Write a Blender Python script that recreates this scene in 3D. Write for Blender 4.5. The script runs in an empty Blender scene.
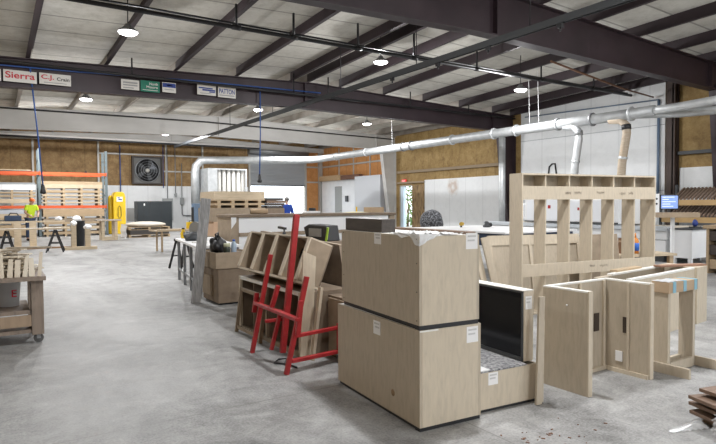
import bpy, bmesh, math, random
from mathutils import Vector, Matrix
S = bpy.context.scene
COL = S.collection
R = math.radians
PI = math.pi

# ------------------------------------------------------------------ camera
cam_data = bpy.data.cameras.new('camera'); cam = bpy.data.objects.new('camera', cam_data); COL.objects.link(cam)
cam_data.sensor_width = 36.0; cam_data.lens = 36.0 * 566 / 716; cam_data.clip_end = 300
cam.rotation_mode = 'QUATERNION'
_q = Matrix.Rotation(-R(32.8), 3, 'Z') @ Matrix.Rotation(R(90 - 1.77), 3, 'X') @ Matrix.Rotation(R(-0.3), 3, 'Z')
cam.rotation_quaternion = _q.to_quaternion(); cam.location = (0, 0, 1.5)
S.camera = cam

# ------------------------------------------------------------------ world, exposure
W = bpy.data.worlds.new('daylight'); S.world = W; W.use_nodes = True
bg = W.node_tree.nodes['Background']; bg.inputs[0].default_value = (0.84, 0.92, 1.0, 1); bg.inputs[1].default_value = 3.0
S.view_settings.view_transform = 'Standard'; S.view_settings.look = 'None'
S.view_settings.exposure = 0.12; S.view_settings.gamma = 1.0; S.view_settings.use_curve_mapping = False
LAMP_W = 130.0; SPILL_W = 215.0

# ------------------------------------------------------------------ materials
MATS = {}
def mat(name, col, rough=0.6, metal=0.0, **kw):
    if name in MATS: return MATS[name]
    m = bpy.data.materials.new(name); m.use_nodes = True; MATS[name] = m
    b = m.node_tree.nodes['Principled BSDF']
    b.inputs['Base Color'].default_value = (*col, 1); b.inputs['Roughness'].default_value = rough
    b.inputs['Metallic'].default_value = metal
    for k, v in kw.items(): b.inputs[k.replace('_', ' ')].default_value = v
    return m
def nodes(m): return m.node_tree.nodes, m.node_tree.links, m.node_tree.nodes['Principled BSDF']
def mottled(name, stops, scale=(1, 1, 1), nscale=5.0, detail=6, rough=0.6, bump=0.0, bump_scale=None, metal=0.0, dist=0.0, coord='Object', noise_rough=0.55):
    """noise driven colour ramp"""
    if name in MATS: return MATS[name]
    m = mat(name, stops[0][1], rough, metal); n, l, b = nodes(m)
    tc = n.new('ShaderNodeTexCoord'); mp = n.new('ShaderNodeMapping'); mp.inputs['Scale'].default_value = scale
    nz = n.new('ShaderNodeTexNoise'); nz.inputs['Scale'].default_value = nscale; nz.inputs['Detail'].default_value = detail
    nz.inputs['Distortion'].default_value = dist; nz.inputs['Roughness'].default_value = noise_rough
    cr = n.new('ShaderNodeValToRGB'); e = cr.color_ramp.elements
    e[0].position, e[0].color = stops[0][0], (*stops[0][1], 1); e[1].position, e[1].color = stops[-1][0], (*stops[-1][1], 1)
    for p, c in stops[1:-1]:
        q = e.new(p); q.color = (*c, 1)
    l.new(tc.outputs[coord], mp.inputs[0]); l.new(mp.outputs[0], nz.inputs['Vector'])
    l.new(nz.outputs['Fac'], cr.inputs[0]); l.new(cr.outputs[0], b.inputs['Base Color'])
    if bump:
        bn = n.new('ShaderNodeBump'); bn.inputs['Strength'].default_value = bump; bn.inputs['Distance'].default_value = 0.02
        src = nz
        if bump_scale:
            src = n.new('ShaderNodeTexNoise'); src.inputs['Scale'].default_value = bump_scale; src.inputs['Detail'].default_value = 4
            l.new(mp.outputs[0], src.inputs['Vector'])
        l.new(src.outputs['Fac'], bn.inputs['Height']); l.new(bn.outputs[0], b.inputs['Normal'])
    return m
def wood(name, c, var=0.16, grain=(6, 6, 0.7), nscale=4.0, rough=0.6):
    d = tuple(x * (1 - var) for x in c); h = tuple(min(1, x * (1 + var * 0.6)) for x in c)
    return mottled(name, [(0.3, d), (0.5, c), (0.72, h)], grain, nscale, 5, rough, dist=0.6)

PLY = wood('birch_plywood', (0.46, 0.395, 0.305), 0.12, (9, 9, 1.6), 4.0)
PLYL = wood('pale_plywood', (0.56, 0.485, 0.375), 0.11, (9, 9, 1.6), 4.0)
PINE = wood('pine_board', (0.43, 0.32, 0.20), 0.2, (0.8, 7, 7), 4.0)
PINEP = wood('pale_pine_board', (0.53, 0.43, 0.30), 0.2, (0.8, 7, 7), 4.0)
MDF = mottled('brown_fibreboard', [(0.3, (0.165, 0.122, 0.085)), (0.7, (0.215, 0.163, 0.115))], (1, 1, 1), 9, 4, 0.7)
MDFL = mottled('tan_fibreboard', [(0.3, (0.265, 0.207, 0.145)), (0.7, (0.335, 0.265, 0.19))], (1, 1, 1), 9, 4, 0.7)
DKW = mottled('dark_walnut', [(0.3, (0.035, 0.028, 0.024)), (0.7, (0.07, 0.055, 0.045))], (8, 1, 8), 5, 4, 0.5)
BROWNW = wood('brown_hardwood', (0.20, 0.13, 0.09), 0.25, (0.8, 8, 8), 4)
GREYB = mottled('weathered_grey_board', [(0.3, (0.20, 0.20, 0.20)), (0.5, (0.30, 0.30, 0.30)), (0.7, (0.42, 0.42, 0.42))], (9, 9, 1.2), 5, 8, 0.8)
EDGE = mat('white_panel_edge', (0.80, 0.79, 0.75), 0.5)
WHITE = mat('white_laminate', (0.78, 0.79, 0.80), 0.4)
WPAINT = mottled('white_enamel', [(0.3, (0.76, 0.78, 0.80)), (0.7, (0.84, 0.85, 0.86))], (1, 1, 1), 2, 3, 0.35)
CARD = mottled('cardboard', [(0.3, (0.40, 0.29, 0.19)), (0.7, (0.47, 0.35, 0.23))], (1, 1, 1), 6, 3, 0.8)
BLACK = mat('black_plastic', (0.012, 0.012, 0.014), 0.45)
GLOSSB = mat('gloss_black', (0.005, 0.006, 0.009), 0.15, Specular_IOR_Level=0.25)
DARKG = mat('dark_grey_metal', (0.05, 0.055, 0.06), 0.5)
GREYM = mat('grey_metal', (0.30, 0.31, 0.32), 0.45, 0.6)
STEEL = mottled('galvanized_steel', [(0.3, (0.46, 0.48, 0.49)), (0.7, (0.60, 0.62, 0.63))], (1, 1, 1), 4, 4, 0.5, metal=0.55)
RED = mottled('red_paint', [(0.3, (0.33, 0.018, 0.022)), (0.7, (0.46, 0.035, 0.038))], (1, 1, 1), 8, 5, 0.42)
ORANGE = mat('orange_rack_paint', (0.62, 0.10, 0.025), 0.5)
RACKP = mat('grey_green_upright_paint', (0.13, 0.165, 0.175), 0.6)
MAROON = mottled('dark_maroon_steel', [(0.3, (0.024, 0.014, 0.018)), (0.7, (0.040, 0.024, 0.030))], (1, 1, 1), 1.2, 4, 0.5)
PURLD = mottled('dark_purlin_steel', [(0.3, (0.026, 0.017, 0.021)), (0.7, (0.042, 0.028, 0.033))], (1, 1, 1), 1.5, 4, 0.6)
PURLL = mottled('dusty_pale_purlin', [(0.3, (0.26, 0.23, 0.20)), (0.7, (0.40, 0.37, 0.33))], (1, 1, 1), 1.5, 5, 0.7)
RAFTW = mottled('dusty_white_steel', [(0.3, (0.50, 0.49, 0.47)), (0.7, (0.66, 0.65, 0.63))], (0.4, 1, 1), 1.0, 5, 0.7)
PIPEB = mat('black_iron_pipe', (0.020, 0.020, 0.022), 0.45, 0.3)
BLUE = mat('blue_cord', (0.03, 0.09, 0.30), 0.5)
YELLOW = mottled('yellow_enamel', [(0.3, (0.72, 0.47, 0.01)), (0.7, (0.82, 0.56, 0.015))], (1, 1, 1), 4, 4, 0.4)
NAVY = mat('navy_panel', (0.02, 0.04, 0.085), 0.5)
CHAR = mat('charcoal_panel', (0.012, 0.018, 0.022), 0.45)
PAPER = mat('white_paper', (0.82, 0.82, 0.82), 0.8)
INK = mat('black_ink', (0.02, 0.02, 0.02), 0.7)
GREYI = mat('grey_ink', (0.30, 0.30, 0.30), 0.7)
TAPE = mat('blue_tape', (0.22, 0.42, 0.52), 0.5)
SKIN = mat('skin', (0.55, 0.33, 0.24), 0.6)
HIVIS = mat('hi_vis_yellow', (0.62, 0.85, 0.03), 0.7)
DENIM = mat('dark_denim', (0.03, 0.05, 0.10), 0.8)
BLUESH = mat('royal_blue_cotton', (0.015, 0.06, 0.36), 0.8)
HAIRG = mat('grey_hair', (0.16, 0.15, 0.14), 0.7)
RUBBER = mat('grey_rubber', (0.10, 0.10, 0.10), 0.7)
FILTER = mat('white_filter_cloth', (0.80, 0.79, 0.75), 0.9)
SPECK = mottled('speckled_stone', [(0.40, (0.10, 0.10, 0.11)), (0.5, (0.30, 0.30, 0.31)), (0.66, (0.52, 0.52, 0.52))], (1, 1, 1), 40, 8, 0.35)
LEAF = mottled('green_foliage', [(0.3, (0.10, 0.22, 0.06)), (0.7, (0.30, 0.42, 0.18))], (1, 1, 1), 6, 4, 0.7)

def film():
    m = mat('clear_plastic_film', (0.85, 0.87, 0.88), 0.18); n, l, b = nodes(m)
    b.inputs['Alpha'].default_value = 0.42; b.inputs['Coat Weight'].default_value = 1.0
    return m
FILM = film()
WFILM = mat('white_plastic_film', (0.78, 0.79, 0.80), 0.25, Alpha=0.92)

def concrete():
    m = mat('polished_concrete', (0.4, 0.4, 0.4), 0.42); n, l, b = nodes(m)
    tc = n.new('ShaderNodeTexCoord')
    def nz(sc, det, rgh, dist=0.0, scale=(1, 1, 1)):
        mp = n.new('ShaderNodeMapping'); mp.inputs['Scale'].default_value = scale
        t = n.new('ShaderNodeTexNoise'); t.inputs['Scale'].default_value = sc; t.inputs['Detail'].default_value = det
        t.inputs['Roughness'].default_value = rgh; t.inputs['Distortion'].default_value = dist
        l.new(tc.outputs['Object'], mp.inputs[0]); l.new(mp.outputs[0], t.inputs['Vector']); return t
    a = nz(0.55, 8, 0.65, 0.8, (1.6, 0.8, 1)); c = nz(4.0, 10, 0.78, 0.6); d = nz(60, 3, 0.6); st = nz(1.4, 7, 0.72, 1.6, (0.6, 1.3, 1))
    mx = n.new('ShaderNodeMixRGB'); mx.blend_type = 'MIX'; mx.inputs[0].default_value = 0.52
    l.new(a.outputs['Fac'], mx.inputs[1]); l.new(c.outputs['Fac'], mx.inputs[2])
    m2 = n.new('ShaderNodeMixRGB'); m2.inputs[0].default_value = 0.22; l.new(mx.outputs[0], m2.inputs[1]); l.new(d.outputs['Fac'], m2.inputs[2])
    cr = n.new('ShaderNodeValToRGB'); e = cr.color_ramp.elements
    e[0].position, e[0].color = 0.40, (0.125, 0.125, 0.122, 1); e[1].position, e[1].color = 0.60, (0.42, 0.42, 0.415, 1)
    q = e.new(0.5); q.color = (0.28, 0.28, 0.276, 1)
    l.new(m2.outputs[0], cr.inputs[0])
    cs = n.new('ShaderNodeValToRGB'); e = cs.color_ramp.elements
    e[0].position, e[0].color = 0.56, (1, 1, 1, 1); e[1].position, e[1].color = 0.74, (1.5, 1.5, 1.51, 1)
    l.new(st.outputs['Fac'], cs.inputs[0])
    mu = n.new('ShaderNodeMixRGB'); mu.blend_type = 'MULTIPLY'; mu.inputs[0].default_value = 1.0
    l.new(cr.outputs[0], mu.inputs[1]); l.new(cs.outputs[0], mu.inputs[2])
    # saw-cut control joints every 4.6 m
    sx = n.new('ShaderNodeSeparateXYZ'); l.new(tc.outputs['Object'], sx.inputs[0])
    prev = mu.outputs[0]
    for ax, off in (('X', 1.9), ('Y', 0.6)):
        ad = n.new('ShaderNodeMath'); ad.operation = 'ADD'; ad.inputs[1].default_value = off + 46; l.new(sx.outputs[ax], ad.inputs[0])
        mo = n.new('ShaderNodeMath'); mo.operation = 'MODULO'; mo.inputs[1].default_value = 4.6; l.new(ad.outputs[0], mo.inputs[0])
        lt = n.new('ShaderNodeMath'); lt.operation = 'LESS_THAN'; lt.inputs[1].default_value = 0.012; l.new(mo.outputs[0], lt.inputs[0])
        mm = n.new('ShaderNodeMixRGB'); mm.inputs[2].default_value = (0.16, 0.155, 0.15, 1)
        sc = n.new('ShaderNodeMath'); sc.operation = 'MULTIPLY'; sc.inputs[1].default_value = 0.6; l.new(lt.outputs[0], sc.inputs[0])
        l.new(sc.outputs[0], mm.inputs[0]); l.new(prev, mm.inputs[1]); prev = mm.outputs[0]
    l.new(prev, b.inputs['Base Color'])
    rr = n.new('ShaderNodeMapRange'); rr.inputs[1].default_value = 0.3; rr.inputs[2].default_value = 0.7; rr.inputs[3].default_value = 0.46; rr.inputs[4].default_value = 0.68
    l.new(c.outputs['Fac'], rr.inputs[0]); l.new(rr.outputs[0], b.inputs['Roughness'])
    bn = n.new('ShaderNodeBump'); bn.inputs['Strength'].default_value = 0.05; bn.inputs['Distance'].default_value = 0.01
    l.new(c.outputs['Fac'], bn.inputs['Height']); l.new(bn.outputs[0], b.inputs['Normal'])
    return m
CONC = concrete()

def quilted(name, dark, mid, light, axis, pitch, rough=0.65, seam=0.45):
    """crinkled kraft faced insulation with seams every `pitch` metres along axis"""
    m = mat(name, mid, rough); n, l, b = nodes(m)
    tc = n.new('ShaderNodeTexCoord'); sx = n.new('ShaderNodeSeparateXYZ'); l.new(tc.outputs['Object'], sx.inputs[0])
    nz = n.new('ShaderNodeTexNoise'); nz.inputs['Scale'].default_value = 2.6; nz.inputs['Detail'].default_value = 9; nz.inputs['Roughness'].default_value = 0.78
    nz.inputs['Distortion'].default_value = 0.25; l.new(tc.outputs['Object'], nz.inputs['Vector'])
    cr = n.new('ShaderNodeValToRGB'); e = cr.color_ramp.elements
    e[0].position, e[0].color = 0.32, (*dark, 1); e[1].position, e[1].color = 0.70, (*light, 1); q = e.new(0.5); q.color = (*mid, 1)
    l.new(nz.outputs['Fac'], cr.inputs[0])
    ad = n.new('ShaderNodeMath'); ad.operation = 'MULTIPLY_ADD'; ad.inputs[1].default_value = 1 / pitch; ad.inputs[2].default_value = 100.3; l.new(sx.outputs[axis], ad.inputs[0])
    fr = n.new('ShaderNodeMath'); fr.operation = 'FRACT'; l.new(ad.outputs[0], fr.inputs[0])
    pp = n.new('ShaderNodeMath'); pp.operation = 'PINGPONG'; pp.inputs[1].default_value = 0.5; l.new(fr.outputs[0], pp.inputs[0])
    lt = n.new('ShaderNodeMath'); lt.operation = 'LESS_THAN'; lt.inputs[1].default_value = 0.025; l.new(pp.outputs[0], lt.inputs[0])
    sc = n.new('ShaderNodeMath'); sc.operation = 'MULTIPLY'; sc.inputs[1].default_value = seam; l.new(lt.outputs[0], sc.inputs[0])
    mm = n.new('ShaderNodeMixRGB'); mm.inputs[2].default_value = (*[x * 0.55 for x in dark], 1)
    l.new(sc.outputs[0], mm.inputs[0]); l.new(cr.outputs[0], mm.inputs[1]); l.new(mm.outputs[0], b.inputs['Base Color'])
    bn = n.new('ShaderNodeBump'); bn.inputs['Strength'].default_value = 0.5; bn.inputs['Distance'].default_value = 0.05
    l.new(nz.outputs['Fac'], bn.inputs['Height']); l.new(bn.outputs[0], b.inputs['Normal'])
    return m
INS_REAR = quilted('golden_wall_insulation', (0.16, 0.09, 0.035), (0.29, 0.18, 0.075), (0.42, 0.29, 0.135), 'X', 1.25, .7, .25)
INS_RIGHT = quilted('golden_side_insulation', (0.20, 0.12, 0.04), (0.34, 0.225, 0.085), (0.47, 0.335, 0.15), 'Y', 1.25, .7, .2)
INS_OR = quilted('orange_wall_insulation', (0.40, 0.17, 0.05), (0.52, 0.235, 0.075), (0.60, 0.31, 0.12), 'Y', 1.25)
ROOFI = quilted('white_vinyl_roof_insulation', (0.47, 0.45, 0.40), (0.59, 0.57, 0.515), (0.67, 0.65, 0.60), 'Y', 1.22, 0.95, .8)
LINER = quilted('white_liner_panel', (0.74, 0.76, 0.77), (0.79, 0.81, 0.82), (0.82, 0.84, 0.85), 'Y', 1.22, 0.5, .2)
LINERX = quilted('white_wainscot_panel', (0.74, 0.76, 0.77), (0.79, 0.81, 0.82), (0.82, 0.84, 0.85), 'X', 1.22, 0.5, .2)
for _m in (LINER, LINERX):
    for _n in _m.node_tree.nodes:
        if _n.type == 'BUMP': _n.inputs['Strength'].default_value = 0.04

def emis(name, col, st):
    m = mat(name, col, 0.5); b = m.node_tree.nodes['Principled BSDF']
    b.inputs['Emission Color'].default_value = (*col, 1); b.inputs['Emission Strength'].default_value = st
    return m

# ------------------------------------------------------------------ mesh helpers
class MB:
    def __init__(s): s.v = []; s.f = []; s.mi = []; s.sm = []
    def add(s, vs, fs, mi=0, smooth=False, M=None):
        o = len(s.v)
        s.v += [tuple(M @ Vector(p)) if M else tuple(p) for p in vs]
        for f in fs: s.f.append([o + i for i in f]); s.mi.append(mi); s.sm.append(smooth)
        return s
    def box(s, a, b, M=None, mi=0):
        x0, y0, z0 = (min(a[i], b[i]) for i in range(3)); x1, y1, z1 = (max(a[i], b[i]) for i in range(3))
        return s.add([(x0, y0, z0), (x1, y0, z0), (x1, y1, z0), (x0, y1, z0), (x0, y0, z1), (x1, y0, z1), (x1, y1, z1), (x0, y1, z1)],
                     [(0, 3, 2, 1), (4, 5, 6, 7), (0, 1, 5, 4), (1, 2, 6, 5), (2, 3, 7, 6), (3, 0, 4, 7)], mi, False, M)
    def cbox(s, c, d, M=None, mi=0):
        return s.box([c[i] - d[i] / 2 for i in range(3)], [c[i] + d[i] / 2 for i in range(3)], M, mi)
    def bar(s, p, q, w, t, up=(0, 0, 1), mi=0):
        """rectangular bar from p to q; w across, t along `up`-ish"""
        p, q = Vector(p), Vector(q); d = (q - p).normalized(); u = Vector(up)
        if abs(d.dot(u)) > 0.98: u = Vector((0, 1, 0))
        a = d.cross(u).normalized(); b_ = a.cross(d).normalized()
        vs = []
        for c in (p, q):
            for i, j in ((-1, -1), (1, -1), (1, 1), (-1, 1)): vs.append(c + a * (w / 2 * i) + b_ * (t / 2 * j))
        return s.add(vs, [(0, 1, 2, 3), (7, 6, 5, 4), (0, 4, 5, 1), (1, 5, 6, 2), (2, 6, 7, 3), (3, 7, 4, 0)], mi)
    def tube(s, pts, r, n=10, mi=0, cap=True):
        pts = [Vector(p) for p in pts]; rr = r if isinstance(r, (list, tuple)) else [r] * len(pts)
        vs = []; fs = []; prev = None
        for i, p in enumerate(pts):
            d = (pts[min(i + 1, len(pts) - 1)] - pts[max(i - 1, 0)]).normalized()
            if prev is None:
                a = d.cross(Vector((0, 0, 1))); a = a if a.length > 1e-3 else d.cross(Vector((1, 0, 0)))
            else: a = prev - d * prev.dot(d)
            a.normalize(); prev = a; b_ = d.cross(a)
            for k in range(n): vs.append(p + (a * math.cos(2 * PI * k / n) + b_ * math.sin(2 * PI * k / n)) * rr[i])
        for i in range(len(pts) - 1):
            for k in range(n): fs.append((i * n + k, i * n + (k + 1) % n, (i + 1) * n + (k + 1) % n, (i + 1) * n + k))
        s.add(vs, fs, mi, True)
        if cap:
            o = len(s.v) - len(vs)
            s.f.append([o + k for k in range(n)][::-1]); s.mi.append(mi); s.sm.append(False)
            s.f.append([o + (len(pts) - 1) * n + k for k in range(n)]); s.mi.append(mi); s.sm.append(False)
        return s
    def lathe(s, prof, c=(0, 0, 0), n=20, mi=0, M=None, cap=True):
        vs = []; fs = []
        for r, z in prof:
            for k in range(n): vs.append((c[0] + r * math.cos(2 * PI * k / n), c[1] + r * math.sin(2 * PI * k / n), c[2] + z))
        for i in range(len(prof) - 1):
            for k in range(n): fs.append((i * n + k, i * n + (k + 1) % n, (i + 1) * n + (k + 1) % n, (i + 1) * n + k))
        if cap: fs.append(tuple(range(n))[::-1]); fs.append(tuple((len(prof) - 1) * n + k for k in range(n)))
        return s.add(vs, fs, mi, True, M)
    def prism(s, poly, a, b, plane='XZ', mi=0):
        """extrude 2-D outline between a and b along the missing axis"""
        def p3(u, v, w): return {'XZ': (u, w, v), 'YZ': (w, u, v), 'XY': (u, v, w)}[plane]
        n = len(poly); vs = [p3(u, v, a) for u, v in poly] + [p3(u, v, b) for u, v in poly]
        fs = [tuple(range(n)), tuple(range(2 * n - 1, n - 1, -1))] + [(i, n + i, n + (i + 1) % n, (i + 1) % n) for i in range(n)]
        return s.add(vs, fs, mi)
    def blob(s, c, r, seed=0, amp=0.2, nu=16, nv=10, mi=0, flat=0.0):
        rd = random.Random(seed); ph = [(rd.uniform(0, 6), rd.uniform(0, 6), rd.uniform(1.5, 4), rd.uniform(1.5, 5)) for _ in range(5)]
        vs = []; fs = []
        for j in range(nv + 1):
            t = PI * j / nv
            for k in range(nu):
                u = 2 * PI * k / nu
                d = 1 + amp * sum(math.sin(int(a + .5) * u + p) * math.sin(b * t + q) for p, q, a, b in ph) / 2.5
                z = math.cos(t) * r[2] * d
                vs.append((c[0] + r[0] * d * math.sin(t) * math.cos(u), c[1] + r[1] * d * math.sin(t) * math.sin(u), c[2] + (max(z, -flat) if flat else z)))
        for j in range(nv):
            for k in range(nu): fs.append((j * nu + k, (j + 1) * nu + k, (j + 1) * nu + (k + 1) % nu, j * nu + (k + 1) % nu))
        return s.add(vs, fs, mi, True)
    def sheet(s, fn, nu, nv, mi=0, smooth=True):
        vs = [fn(i / nu, j / nv) for j in range(nv + 1) for i in range(nu + 1)]
        fs = [(j * (nu + 1) + i, j * (nu + 1) + i + 1, (j + 1) * (nu + 1) + i + 1, (j + 1) * (nu + 1) + i) for j in range(nv) for i in range(nu)]
        return s.add(vs, fs, mi, smooth)
    def mesh(s, name, mats):
        me = bpy.data.meshes.new(name); me.from_pydata(s.v, [], s.f)
        for m in (mats if isinstance(mats, (list, tuple)) else [mats]): me.materials.append(m)
        me.polygons.foreach_set('material_index', s.mi); me.polygons.foreach_set('use_smooth', s.sm)
        bm = bmesh.new(); bm.from_mesh(me); bmesh.ops.recalc_face_normals(bm, faces=bm.faces); bm.to_mesh(me); bm.free()
        me.update(); return me

def obj(name, mb, m, parent=None, loc=(0, 0, 0), rz=0.0, bevel=0.0):
    o = bpy.data.objects.new(name, mb.mesh(name, m) if isinstance(mb, MB) else mb); COL.objects.link(o)
    o.location = loc; o.rotation_euler = (0, 0, rz)
    if parent: o.parent = parent
    if bevel:
        b = o.modifiers.new('bevel', 'BEVEL'); b.width = bevel; b.segments = 2; b.limit_method = 'ANGLE'
    return o
def tag(o, label, cat, group=None, kind=None):
    o['label'] = label; o['category'] = cat
    if group: o['group'] = group
    if kind: o['kind'] = kind
    return o
def thing(name, label, cat, loc=(0, 0, 0), rz=0.0, group=None):
    o = bpy.data.objects.new(name, None); o.empty_display_size = 0.1; COL.objects.link(o)
    o.location = loc; o.rotation_euler = (0, 0, rz)
    return tag(o, label, cat, group)
def solo(name, mb, m, label, cat, loc=(0, 0, 0), rz=0.0, group=None, bevel=0.0):
    return tag(obj(name, mb, m, None, loc, rz, bevel), label, cat, group)
def struct(name, mb, m, parent=None, loc=(0, 0, 0), label=None):
    o = obj(name, mb, m, parent, loc)
    if parent is None: o['kind'] = 'structure'
    if label: o['label'] = label
    return o
def clone(root, label, loc=None, rz=None, group=None):
    r = root.copy(); COL.objects.link(r)
    if loc: r.location = loc
    if rz is not None: r.rotation_euler = (0, 0, rz)
    r['label'] = label
    if group: r['group'] = group
    for ch in list(root.children):
        c = ch.copy(); COL.objects.link(c); c.parent = r
        for gch in list(ch.children):
            d = gch.copy(); COL.objects.link(d); d.parent = c
    return r
def B(a, b): return MB().box(a, b)
def text_mesh(txt, size, ex=0.002):
    """flat lettering lying in XZ, facing -Y, centred on origin"""
    cu = bpy.data.curves.new('lettering', 'FONT'); cu.body = txt; cu.size = size; cu.extrude = ex; cu.offset = .018; cu.align_x = 'CENTER'; cu.align_y = 'CENTER'
    o = bpy.data.objects.new('lettering', cu); COL.objects.link(o)
    bpy.context.view_layer.update()
    me = bpy.data.meshes.new_from_object(o.evaluated_get(bpy.context.evaluated_depsgraph_get()))
    me.transform(Matrix.Rotation(R(90), 4, 'X')); bpy.data.objects.remove(o); bpy.data.curves.remove(cu)
    return me
def lettering(txt, w, h, m, parent, loc, name='lettering'):
    me = text_mesh(txt, 1.0); xs = [v.co.x for v in me.vertices]; zs = [v.co.z for v in me.vertices]
    sx = w / (max(xs) - min(xs)); sz = h / (max(zs) - min(zs)); cx = (max(xs) + min(xs)) / 2; cz = (max(zs) + min(zs)) / 2
    for v in me.vertices: v.co = ((v.co.x - cx) * sx, v.co.y * 1.0, (v.co.z - cz) * sz)
    me.materials.append(m); return obj(name, me, m, parent, loc)
def skin(name, pts, edges, m, parent, sub=2, root=0):
    me = bpy.data.meshes.new(name); me.from_pydata([p[0] for p in pts], edges, [])
    o = bpy.data.objects.new(name, me); COL.objects.link(o)
    o.modifiers.new('s', 'SKIN'); sk = me.skin_vertices[0].data
    for i, p in enumerate(pts): sk[i].radius = (p[1], p[1]) if not isinstance(p[1], tuple) else p[1]
    sk[root].use_root = True
    sb = o.modifiers.new('d', 'SUBSURF'); sb.levels = sub; sb.render_levels = sub
    bpy.context.view_layer.update()
    nm = bpy.data.meshes.new_from_object(o.evaluated_get(bpy.context.evaluated_depsgraph_get()))
    nm.name = name; bpy.data.objects.remove(o); nm.materials.clear(); nm.materials.append(m)
    for p in nm.polygons: p.use_smooth = True
    return obj(name, nm, m, parent)

# ================================================================== THE BUILDING
XR, YR, XL, YF = 20.6, 37.0, -6.0, -9.0       # right wall, rear wall, left wall, front wall
def rise(Y): return 0.035 * max(0.0, 18.5 - max(Y, 4.0))
def topz(X, Y): return 5.95 - 0.035 * abs(X - 10.0) + rise(Y)
struct('floor', B((XL, YF, -0.2), (XR + 0.2, YR + 0.2, 0)), CONC)
# roof deck with its insulation facing
rb = MB()
xs = [XL, 10.0, XR]; ys = [YF, 4.0, 18.5, YR]
vs = [(x, y, topz(x, y) + 0.32 + t) for t in (0, 0.12) for y in ys for x in xs]
fs = []
for j in range(3):
    for i in range(2):
        a = j * 3 + i; fs += [(a, a + 3, a + 4, a + 1), (a + 12, a + 13, a + 16, a + 15)]
rim = [0, 1, 2, 5, 8, 11, 10, 9, 6, 3]
fs += [(rim[i], rim[(i + 1) % 10], rim[(i + 1) % 10] + 12, rim[i] + 12) for i in range(10)]
struct('ceiling', rb.add(vs, fs), ROOFI)

# walls
w = MB(); Z = 6.9
DX0, DX1, DZ = 14.9, 19.25, 5.08
w.box((XL, YR, 0), (DX0, YR + .2, Z)); w.box((DX1, YR, 0), (XR + .2, YR + .2, Z)); w.box((DX0, YR, DZ), (DX1, YR + .2, Z))
struct('wall_rear', w, INS_REAR)
w = MB(); EY0, EY1, EZ = 26.0, 27.25, 2.62
w.box((XR, YF, 0), (XR + .2, EY0, Z)); w.box((XR, EY0, EZ), (XR + .2, EY1, Z)); w.box((XR, EY1, 0), (XR + .2, 28.0, Z))
struct('wall_right', w, INS_RIGHT)
struct('wall_right_rear', B((XR, 28.0, 0), (XR + .2, YR, Z)), INS_OR, label='orange insulated wall at the far right corner')
struct('trim_1', B((DX1 + .02, YR - .03, 0), (XR - .02, YR, 5.4)), INS_OR)
struct('wall_left', B((XL - .2, YF, 0), (XL, YR + .2, Z)), INS_RIGHT)
w = MB(); w.box((XL, YF - .2, 4.4), (XR + .2, YF, Z + .3))
for a, b in ((XL, 2.0), (8.0, 10.0), (18.0, XR + .2)): w.box((a, YF - .2, 0), (b, YF, 4.4))  # unseen wall; its wide openings are added to let daylight in
struct('wall_front', w, INS_REAR)
# white liner panels
struct('trim_2', B((XL, YR - .05, 0), (DX0 - .1, YR, 2.74)), LINERX)
struct('trim_3', B((XR - .06, 19.0, 0), (XR, 24.9, 2.87)), LINER)
struct('wall_right_liner', B((XR - .12, 11.25, 0), (XR, 17.9, 6.1)), LINER, label='full height white panel wall between two dark columns')
struct('trim_4', B((XR - .06, YF, 0), (XR, 10.75, 2.74)), LINER)
# seams on the tall white wall
sm = MB()
for zz in (1.95, 4.33): sm.box((XR - .128, 11.25, zz), (XR - .119, 17.9, zz + .022))
struct('trim_5', sm, mat('liner_seam', (0.33, 0.35, 0.37), 0.5))
# girts
g1 = MB()
g1.box((XR - .16, 18.9, 3.33), (XR - .0, 27.4, 3.47)); g1.box((XR - .16, 24.9, 2.72), (XR, 27.4, 2.82))
struct('trim_6', g1, mat('tan_girt', (0.30, 0.23, 0.15), 0.6))
g1 = MB().box((XR - .16, YF, 3.2), (XR, 10.8, 3.32)); struct('trim_7', g1, DARKG)
PALEG = mat('pale_galvanised_girt', (0.46, 0.45, 0.42), 0.5, 0.3)
g1 = MB()
for zz in (3.1, 4.2): g1.box((19.35, YR - .14, zz), (XR - .05, YR - .03, zz + .1)); g1.box((XR - .12, 28.2, zz), (XR, YR - .1, zz + .1))
for yy in (30.4, 32.4, 34.3): g1.box((XR - .05, yy, 3.0), (XR, yy + .1, 5.5))
g1.box((XR - .3, YR - .3, 0), (XR - .05, YR - .05, 5.5))
struct('trim_8', g1, PALEG)
g1 = MB()
for zz, x0 in ((4.62, 5.4), (3.62, 9.1)): g1.box((x0, YR - .1, zz), (DX0 - .2, YR, zz + .09))
for xx in (-3.5, 1.9, 5.3, 9.25, 11.6): g1.box((xx, YR - .12, 2.74), (xx + .1, YR, 5.6))
struct('trim_9', g1, PALEG)
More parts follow.
